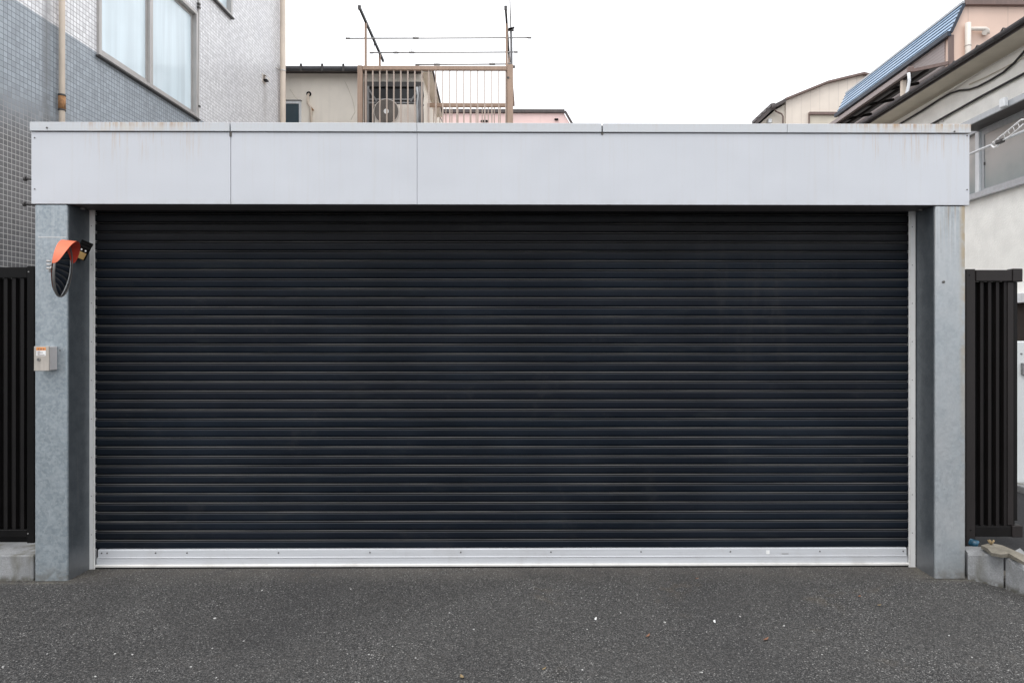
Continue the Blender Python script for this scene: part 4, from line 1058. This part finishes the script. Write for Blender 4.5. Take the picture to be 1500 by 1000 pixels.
for t_ in (0.16, 0.34, 0.52, 0.70, 0.86):
    q = L.lerp(T, t_); sm_.bar((q.x + nr.x * 0.006, GYF - 0.05, q.z + nr.z * 0.006), (q.x + nr.x * 0.006, GYB + 0.05, q.z + nr.z * 0.006), 0.013, 0.005)
sm_.build('roof_seam', M['blue_seam'], bl)
MB().bar((T.x + 0.01, GYF - 0.06, T.z + 0.03), (T.x + 0.01, GYB + 0.06, T.z + 0.02), 0.05, 0.04).build('ridge_cap', M['frame_grey'], bl)
MB().box(T.x + 0.03, 14, GYF - 0.08, GYF + 0.2, T.z - 0.018, T.z + 0.07).build('roof_edge', M['roof_brown'], bl)
MB().box(T.x + 0.05, 14, GYF + 0.201, GYB, T.z - 0.10, T.z - 0.02).build('top_roof', M['roof_slate'], bl)
MB().bar((L.x - 0.01, GYF - 0.06, L.z - 0.04), (L.x - 0.01, GYB + 0.06, L.z - 0.04), 0.07, 0.08).build('eave', M['blue_seam'], bl)
MB().bar((T.x + 0.015, GYF - 0.06, T.z - 0.01), (L.x + 0.02, GYF - 0.06, L.z - 0.02), 0.03, 0.045).build('verge_trim', M['blue_seam'], bl)
zaw = PY(1389, 93, GYF).z
MB().box(wxx - 0.03, wxx + 0.06, GYF - 0.03, GYF - 0.001, 3, L.z - 0.05).build('corner_trim', M['roof_brown'], bl)
# lean-to awning
O = PY(1333, 104.5, GYF); In = PY(1388, 93, GYF)
aw = MB()
a0_ = Vector((O.x, GYF, O.z)); a1_ = Vector((In.x, GYF, In.z))
MB().bar(a0_, a1_, 0.05, 0.055).build('awning_rafter', M['roof_brown'], bl)
for k, yy in enumerate((GYF + 0.9, GYF + 1.8, GYF + 2.7, GYF + 3.6)):
    MB().bar((O.x, yy, O.z - 0.02), (In.x, yy, In.z - 0.02), 0.04, 0.05).build('awning_rafter', M['dark_brown'], bl)
MB().bar((O.x - 0.03, GYF - 0.04, O.z), (O.x - 0.03, GYB, O.z), 0.07, 0.085).build('awning_gutter', M['mauve'], bl)
MB().bar((O.x + 0.03, GYF + 0.03, O.z - 0.04), (O.x + 0.03, GYB, O.z - 0.04), 0.04, 0.06).build('awning_beam', M['dark_brown'], bl)
MB().bar(((O.x + In.x) / 2, GYF + 0.03, (O.z + In.z) / 2 - 0.03), ((O.x + In.x) / 2, GYB, (O.z + In.z) / 2 - 0.03), 0.04, 0.04).build('awning_beam', M['dark_brown'], bl)
sh_ = MB(); th = Vector((0, 0, 0.012))
c4 = [Vector((O.x, GYF + 0.03, O.z + 0.03)), Vector((In.x, GYF + 0.03, In.z + 0.03)), Vector((In.x, GYB, In.z + 0.03)), Vector((O.x, GYB, O.z + 0.03))]
sh_.add(c4 + [q + th for q in c4], [[0, 1, 2, 3], [7, 6, 5, 4], [0, 1, 5, 4], [1, 2, 6, 5], [2, 3, 7, 6], [3, 0, 4, 7]]); sh_.build('awning_sheet', M['poly'], bl)
ps = PX(1322, 118, O.x + 0.02)
MB().box(O.x, O.x + 0.07, ps.y - 0.04, ps.y + 0.04, 3.0, O.z - 0.06).build('awning_post', M['pipe_cream'], bl)
MB().box(O.x + 0.03, wxx - 0.01, GYF + 1.0, GYB, 3.0, O.z - 0.75).build('lean_to_wall', M['dark_brown'], bl)
MB().tube([PY(1331, 107, GYF - 0.08), PY(1332, 118, GYF - 0.08), PY(1330, 130, GYF - 0.06), PY(1328, 138, GYF - 0.06), PY(1328, 160, GYF - 0.06)], 0.026, 10).build('downpipe', M['frame_white'], bl)
MB().box(O.x - 0.08, O.x + 0.02, GYF - 0.10, GYF - 0.03, O.z - 0.05, O.z + 0.05, 0.01, 1).build('gutter_end', M['roof_brown'], bl)
# vent pipe on gable
vp = MB().tube([PY(1418, 34, GYF - 0.08), PY(1418, 120, GYF - 0.08)], 0.048, 14)
vp.tube([PY(1421, 42.5, GYF - 0.08), PY(1444, 42.5, GYF - 0.08), PY(1446.5, 44, GYF - 0.08), PY(1446.5, 50, GYF - 0.08)], 0.034, 12)
vp.tube([PY(1443, 47.5, GYF), PY(1443, 47.5, GYF - 0.09)], 0.05, 12)
vp.build('vent_pipe', M['pipe_white'], bl)
MB().tube([PY(1418, 66, GYF - 0.08), PY(1418, 68, GYF - 0.08)], 0.053, 14).build('pipe_clip', M['ac'], bl)

# ------------------------------------------------------------------ near white house (right)
RX = 6.0
wh = thing('white_house', 'white plaster house with frosted window and long dark gutter at right edge', 'house', (RX, 5, 0))
HY0, HY1 = 1.5, 8.0
zso = 1.49 + 0.588 * 6; 
wwy0, wwy1 = 1.9, PX(1421.5, 290, RX).y + 0.25
wwz0, wwz1 = 1.49 + 0.309 * 6, 1.49 + 0.462 * 6
m_ = MB(); ys = [HY0, wwy0, wwy1, HY1 - 0.3]; zs_ = [0, wwz0, wwz1, zso]
for i in range(3):
    for j in range(3):
        if i == 1 and j == 1: continue
        m_.add([(RX, ys[i], zs_[j]), (RX, ys[i + 1], zs_[j]), (RX, ys[i + 1], zs_[j + 1]), (RX, ys[i], zs_[j + 1])], [[0, 1, 2, 3]])
m_.add([(RX, HY0, 0), (RX + 5, HY0, 0), (RX + 5, HY0, zso), (RX, HY0, zso)], [[0, 1, 2, 3]])
m_.add([(RX, HY1 - .3, 0), (RX + 5, HY1 - .3, 0), (RX + 5, HY1 - .3, zso), (RX, HY1 - .3, zso)], [[0, 1, 2, 3]])
m_.build('wall', M['white_plaster'], wh)
XG = 6 * 0.588 / 0.629
MB().box(XG + 0.03, RX + 0.3, HY0 - 0.2, HY1, zso + 0.003, zso + 0.02).build('soffit', M['beige_plaster'], wh)
MB().box(XG + 0.012, XG + 0.03, HY0 - 0.2, HY1, zso + 0.002, zso + 0.085).build('fascia_board', M['roof_dark'], wh)
gt = MB(); pr = []
for k in range(9):
    a = math.pi + math.pi * k / 8; pr.append((XG - 0.03 + 0.034 * math.cos(a), zso + 0.062 + 0.045 * math.sin(a)))
pr += [(XG + 0.003, zso + 0.062)]
gt.prism(pr, 'y', HY0 - 0.2, HY1); gt.build('gutter', M['gutter'], wh)
for yy in [HY0 + 0.1 + 0.62 * k for k in range(11)]:
    j = MB(); j.prism([(x + (0.004 if x > XG - 0.03 else -0.004), z - 0.004) for x, z in pr], 'y', yy - 0.02, yy + 0.02); j.build('gutter_joint', M['frame_dark'], wh)
rfv = [(XG - 0.02, HY0 - 0.25, zso + 0.068), (XG - 0.02, HY1 + 0.05, zso + 0.068), (RX + 5, HY1 + 0.05, zso + 2.0), (RX + 5, HY0 - 0.25, zso + 2.0)]
rr_ = MB(); rr_.add([Vector(q) for q in rfv] + [Vector(q) + Vector((0, 0, 0.025)) for q in rfv], [[0, 1, 2, 3], [7, 6, 5, 4], [0, 1, 5, 4], [1, 2, 6, 5], [2, 3, 7, 6], [3, 0, 4, 7]]); rr_.build('roof', M['roof_slate'], wh)
for (px, py) in ((1469.5, 47), (1431.5, 72), (1397.5, 94.5)):
    p = PX(px, py, XG - 0.02)
    MB().tube([p + Vector((0, 0.05, -0.06)), p + Vector((0, 0.04, 0.02)), p + Vector((0, 0.0, 0.045)), p + Vector((0, -0.04, 0.02)), p + Vector((0, -0.04, -0.02))], 0.010, 8).build('snow_guard', M['roof_dark'], wh)
# window
fr = MB(); fw = 0.05
fr.box(RX - 0.03, RX + 0.06, wwy0, wwy1, wwz0, wwz0 + 0.06, 0.003, 1)
fr.box(RX - 0.03, RX + 0.06, wwy0, wwy1, wwz1 - 0.05, wwz1, 0.003, 1)
fr.box(RX - 0.028, RX + 0.06, wwy1 - fw, wwy1, wwz0 + 0.06, wwz1 - 0.05)
fr.box(RX - 0.028, RX + 0.06, wwy0, wwy0 + fw, wwz0 + 0.06, wwz1 - 0.05)
rw = fr.build('window', M['frame_grey'], wh)
ymul = PX(1431, 250, RX - 0.02).y
MB().box(RX - 0.026, RX + 0.05, ymul - 0.05, ymul + 0.03, wwz0 + 0.061, wwz1 - 0.051, 0.003, 1).build('mullion', M['frame_white'], rw)
MB().box(RX + 0.02, RX + 0.03, ymul + 0.031, wwy1 - fw - 0.001, wwz0 + 0.061, wwz1 - 0.051).build('pane', M['frost'], rw)
s3 = MB(); a, b = wwy0 + fw + 0.001, ymul - 0.051
s3.box(RX, RX + 0.03, b - 0.06, b, wwz0 + 0.061, wwz1 - 0.051); s3.box(RX, RX + 0.03, a, b - 0.061, wwz0 + 0.061, wwz0 + 0.085); s3.box(RX, RX + 0.03, a, b - 0.061, wwz1 - 0.11, wwz1 - 0.051)
s3.build('sash', M['frame_grey'], rw)
MB().box(RX + 0.012, RX + 0.02, a, b - 0.061, wwz0 + 0.0855, wwz1 - 0.111).build('pane', M['frost'], rw)
MB().box(RX + 0.0, RX + 0.012, b - 0.075, b - 0.055, (wwz0 + wwz1) / 2 - 0.06, (wwz0 + wwz1) / 2 - 0.02).build('latch', M['frame_dark'], rw)
MB().box(RX - 0.07, RX - 0.001, wwy0 - 0.03, wwy1 + 0.03, wwz0 - 0.03, wwz0 - 0.002, 0.003, 1).build('sill', M['frame_grey'], rw)
# hood above the window
hz0 = 1.49 + 0.478 * 5.72; 
hd = MB(); hd.prism([(5.70, hz0), (5.70, hz0 + 0.06), (RX - 0.001, hz0 + 0.14), (RX - 0.001, hz0)], 'y', 1.6, PX(1402, 180, 5.7).y); hd.build('window_hood', M['frame_dark'], wh)
MB().box(5.675, 5.699, 1.59, PX(1402, 180, 5.7).y + 0.01, hz0 - 0.012, hz0 + 0.062, 0.003, 1).build('hood_fascia', M['frame_grey'], wh)
p = PX(1473, 148, 5.67); MB().box(5.62, 5.674, p.y - 0.05, p.y + 0.05, hz0 - 0.01, hz0 + 0.10, 0.01, 1).build('hood_bracket', M['frame_white'], wh)
# cables along the wall
cv = MB().tube([PX(x, y, RX - 0.03) for x, y in ((1560, 33), (1500, 68), (1440, 103), (1400, 129), (1316, 182), (1290, 198))], 0.008, 6); cv.build('white_wire', M['white_wire'], wh)
cv = MB().tube([PX(x, y, RX - 0.03) for x, y in ((1530, 40), (1512, 60), (1500, 76), (1486, 92), (1470, 106), (1450, 118), (1433, 127), (1420, 131.5), (1405, 133), (1392, 137), (1376, 146), (1350, 163), (1316, 183), (1290, 200))], 0.014, 8); cv.build('cable', M['cable'], wh)
cv = MB().tube([PX(x, y, RX - 0.03) for x, y in ((1560, 76), (1500, 108), (1440, 140), (1365, 182), (1330, 201))], 0.016, 8); cv.build('cable', M['cable'], wh)
cv = MB().tube([PX(x, y, RX - 0.02) for x, y in ((1530, 70), (1500, 84), (1470, 100), (1440, 115), (1420, 124))], 0.007, 6); cv.build('white_wire', M['beige_plaster'], wh)
for (px, py) in ((1377, 178),):
    p = PX(px, py, RX - 0.02); MB().tube([p + Vector((0, 0.06, -0.03)), p + Vector((0, 0.03, 0.03)), p + Vector((0, -0.03, 0.03)), p + Vector((0, -0.06, -0.03))], 0.01, 8).build('cable_hook', M['chrome'], wh)
# lower storey seen past the fence end
zed = PX(1498, 430, RX).z
MB().box(RX - 0.12, RX - 0.001, HY0 + 0.1, PX(1480, 430, RX).y, PX(1498, 444, RX).z, zed, 0.005, 1).build('ledge', M['frame_white'], wh)
MB().box(RX - 0.03, RX - 0.001, HY0 + 0.1, PX(1480, 430, RX).y, PX(1498, 505, RX).z - 0.4, PX(1498, 444, RX).z - 0.001).build('shop_window', M['shop_dark'], wh)

# laundry pole with clothes hanger at the right house
hp0, hp1 = PX(1412, 229.5, 5.55), PX(1540, 175, 5.55)
lp = thing('laundry_pole', 'white laundry pole hanging in front of the frosted window of the right house', 'pole', hp1)
MB().tube([hp0, hp1], 0.015, 10).build('pole', M['frame_white'], lp)
hg = thing('clothes_hanger', 'white plastic clothes hanger lying along the laundry pole outside the frosted window', 'hanger', PX(1455, 212, 5.5))
def W(x, y, X=5.50): return PX(x, y, X)
h_ = MB().tube([W(1453, 211), W(1462, 203), W(1480, 188.5), W(1496, 175.5), W(1502, 175)], 0.009, 8)
h_.tube([W(1461, 209), W(1475, 203), W(1490, 190), W(1499, 182)], 0.007, 8)
h_.tube([W(1462, 203), W(1464, 207)], 0.008, 8)
for t_ in (0.25, 0.45, 0.65, 0.85):
    h_.tube([W(1462, 203).lerp(W(1496, 175.5), t_), W(1463, 208).lerp(W(1499, 182), t_)], 0.004, 6)
h_.build('frame', M['white_dot'], hg)
hk = MB().tube([W(1466, 206.5, 5.52), W(1461, 214, 5.50), W(1456, 216.5, 5.50), W(1452.5, 213, 5.50), W(1455, 208.5, 5.52), W(1462, 205, 5.54)], 0.011, 8); hk.build('hook', M['white_dot'], hg)
MB().box(5.47, 5.53, W(1465, 207).y - 0.05, W(1465, 207).y + 0.05, W(1465, 207).z - 0.025, W(1465, 207).z + 0.02, 0.008, 1).build('clip', M['frame_dark'], hg)

# pale cabinet / door at far right behind the fence
cyY = 2.0
c0 = PY(1487, 735, cyY).x
ct = thing('storage_cabinet', 'pale grey cabinet with dark handle glimpsed past the end of the right fence', 'cabinet', (c0 + 0.5, cyY, 0))
ztop_ = PY(1497, 500, cyY).z
MB().box(c0, c0 + 1.1, cyY, cyY + 0.5, 0.135, ztop_, 0.01, 2).build('body', M['cabinet'], ct)
MB().box(c0 - 0.03, c0 + 1.13, cyY - 0.05, cyY + 0.52, 0.11, 0.134, 0.004, 1).build('plinth', M['concrete'], ct)
p = PY(1497.5, 540, cyY); MB().box(p.x - 0.015, p.x + 0.06, cyY - 0.03, cyY - 0.001, p.z - 0.055, p.z + 0.055, 0.006, 1).build('handle', M['rack'], ct)
p = PY(1496, 518, cyY); MB().disc(p, (0, -1, 0), 0.008, 0.006, 10).build('knob', M['rack'], ct)
stp = MB().box(c0 - 0.1, c0 + 1.4, cyY - 0.42, cyY - 0.06, 0.0, 0.17, 0.01, 2)
tag(stp.build('concrete_step', M['concrete']), 'low grey concrete step in front of the pale cabinet behind right fence', 'step')

# ------------------------------------------------------------------ litter on the asphalt
def flat_leaf(px, py, ln, wd, rot, mat, name, lab, cat='leaf', curl=0.25):
    p = PZ(px, py, 0.006); m_ = MB(); vs = []; fs = []; n = 8
    for i in range(n + 1):
        t = i / n; w_ = wd * math.sin(math.pi * min(0.97, 0.04 + t * 0.96)) ** 0.8
        l = (t - 0.5) * ln; zc_ = curl * ln * (t - 0.5) ** 2 * 1.6
        for s_ in (-1, 0, 1):
            x_, y_ = l, s_ * w_ / 2
            vs.append(p + Vector((x_ * math.cos(rot) - y_ * math.sin(rot), x_ * math.sin(rot) + y_ * math.cos(rot), zc_ + abs(s_) * wd * 0.16)))
    for i in range(n):
        for j in range(2): fs.append([i * 3 + j, i * 3 + j + 1, (i + 1) * 3 + j + 1, (i + 1) * 3 + j])
    m_.add(vs, fs, True); return tag(m_.build(name, mat), lab, cat)
flat_leaf(676.5, 991, 0.034, 0.016, 2.0, M['leaf_tan'], 'dry_leaf', 'tan dry leaf on the asphalt at the bottom edge left of centre')
flat_leaf(949, 931, 0.045, 0.012, 1.0, M['leaf_red'], 'dry_leaf', 'thin reddish dry leaf on the asphalt just below the left paper scrap')
flat_leaf(1122, 936, 0.045, 0.014, 0.7, M['leaf_red'], 'dry_leaf', 'thin reddish dry leaf on the asphalt below and right of the right paper scrap')
flat_leaf(1021, 847, 0.022, 0.014, 0.3, M['leaf_red'], 'dry_leaf', 'tiny red leaf scrap on the asphalt close under the shutter')
flat_leaf(1259, 873, 0.024, 0.014, 0.8, M['leaf_red'], 'dry_leaf', 'small reddish dry leaf on the asphalt near the right column')
flat_leaf(1288, 886, 0.026, 0.012, 0.2, M['leaf_tan'], 'dry_leaf', 'small tan dry leaf on the asphalt below the right column')
flat_leaf(797, 979, 0.030, 0.009, 0.9, M['leaf_tan'], 'dry_leaf', 'narrow tan dry leaf curled on the asphalt near bottom centre')
for (px, py, lab) in ((872.5, 908, 'white paper scrap lying on the asphalt, the left one of two'), (1046.5, 912, 'white paper scrap lying on the asphalt, the right one of two')):
    p = PZ(px, py, 0.0); a = 1.35
    c4 = [p + Vector((u * math.cos(a) - v * math.sin(a), u * math.sin(a) + v * math.cos(a), 0)) for u, v in ((-0.013, -0.005), (0.013, -0.0045), (0.013, 0.005), (-0.012, 0.005))]
    m_ = MB(); m_.add([q + Vector((0, 0, 0.009 + 0.004 * (i % 2))) for i, q in enumerate(c4)] + [q + Vector((0, 0, 0.006 + 0.004 * (i % 2))) for i, q in enumerate(c4)], [[0, 1, 2, 3], [7, 6, 5, 4], [0, 1, 5, 4], [1, 2, 6, 5], [2, 3, 7, 6], [3, 0, 4, 7]])
    tag(m_.build('paper_scrap', M['paper']), lab, 'litter', 'paper scraps on the asphalt')
def pebble_mesh(k):
    bm = bmesh.new(); bmesh.ops.create_icosphere(bm, subdivisions=2, radius=1.0); rn = random.Random(k)
    off = [Vector((rn.uniform(-1, 1), rn.uniform(-1, 1), rn.uniform(-1, 1))) for _ in range(3)]
    for v in bm.verts:
        f = 1 + 0.18 * math.sin(v.co.dot(off[0]) * 3) + 0.12 * math.sin(v.co.dot(off[1]) * 5)
        v.co = Vector((v.co.x * 1.25, v.co.y * 0.85, v.co.z * 0.6)) * f
    me = bpy.data.meshes.new('pebble'); bm.to_mesh(me); bm.free(); me.materials.append(M['pebble'])
    for p_ in me.polygons: p_.use_smooth = True
    return me
pms = [pebble_mesh(k) for k in range(4)]
spots = [(314.5, 905, 1.5), (384, 864, 1.3), (194, 958, 1.0), (168, 957, 1.0), (69, 957, .9), (280, 976, 1.0), (311, 949, .9), (4, 976, 1.0), (357, 938, .9), (974, 911, 1.3), (1148, 916, 1.2), (853, 980, 1.1), (1028, 984, 1.1),
         (909, 897, 1.0), (1084, 902, 1.0), (852, 875, .8), (514, 862, 1.0), (658, 897, .9), (317, 992, .9), (140, 990, 1.0), (694, 921, 1.0), (860, 921, .8), (1035, 925, .8), (1270, 952, .8), (1390, 930, .9), (1424, 962, .9), (1204, 958, .8), (540, 958, .9), (575, 946, .9), (609, 963, .8)]
for i, (px, py, s_) in enumerate(spots):
    o = bpy.data.objects.new('pebble', pms[i % 4]); col.objects.link(o)
    o.location = PZ(px, py, 0.003); r_ = 0.0045 * s_; o.scale = (r_, r_, r_); o.rotation_euler = (0, 0, i * 1.3)
    tag(o, 'tiny pale pebble lying on the dark asphalt', 'pebble', 'pale pebbles on the asphalt')

# ------------------------------------------------------------------ light
w = bpy.data.worlds.new('World'); scene.world = w; w.use_nodes = True
nt = w.node_tree; bg = nt.nodes['Background']
sky = nt.nodes.new('ShaderNodeTexSky'); sky.sky_type = 'NISHITA'; sky.sun_disc = False
EL, AZ = math.radians(60), math.radians(212)
sky.sun_elevation = EL; sky.sun_rotation = AZ; sky.air_density = 1.0; sky.dust_density = 3.0; sky.ozone_density = 1.0
tc = nt.nodes.new('ShaderNodeTexCoord'); nz = nt.nodes.new('ShaderNodeTexNoise'); nz.inputs['Scale'].default_value = 1.3; nz.inputs['Detail'].default_value = 4
nt.links.new(tc.outputs['Generated'], nz.inputs['Vector'])
mr = nt.nodes.new('ShaderNodeMapRange'); nt.links.new(nz.outputs['Fac'], mr.inputs['Value'])
for k, q in zip(('From Min', 'From Max', 'To Min', 'To Max'), (0.3, 0.7, 0.88, 1.0)): mr.inputs[k].default_value = q
mx = nt.nodes.new('ShaderNodeMix'); mx.data_type = 'RGBA'
nt.links.new(mr.outputs['Result'], mx.inputs[0]); nt.links.new(sky.outputs['Color'], mx.inputs[6]); mx.inputs[7].default_value = (17.4, 17.7, 18.3, 1)
nt.links.new(mx.outputs[2], bg.inputs['Color']); bg.inputs['Strength'].default_value = 0.1
sd = bpy.data.lights.new('sun', 'SUN'); sd.energy = 1.15; sd.angle = math.radians(25); sd.color = (1.0, 0.97, 0.93)
so = bpy.data.objects.new('sun', sd); col.objects.link(so)
dvec = Vector((math.sin(AZ) * math.cos(EL), math.cos(AZ) * math.cos(EL), math.sin(EL)))
so.rotation_euler = dvec.to_track_quat('Z', 'Y').to_euler(); so.location = (0, -8, 12)
scene.view_settings.view_transform = 'Standard'; scene.view_settings.look = 'None'
scene.view_settings.exposure = 0; scene.view_settings.gamma = 1
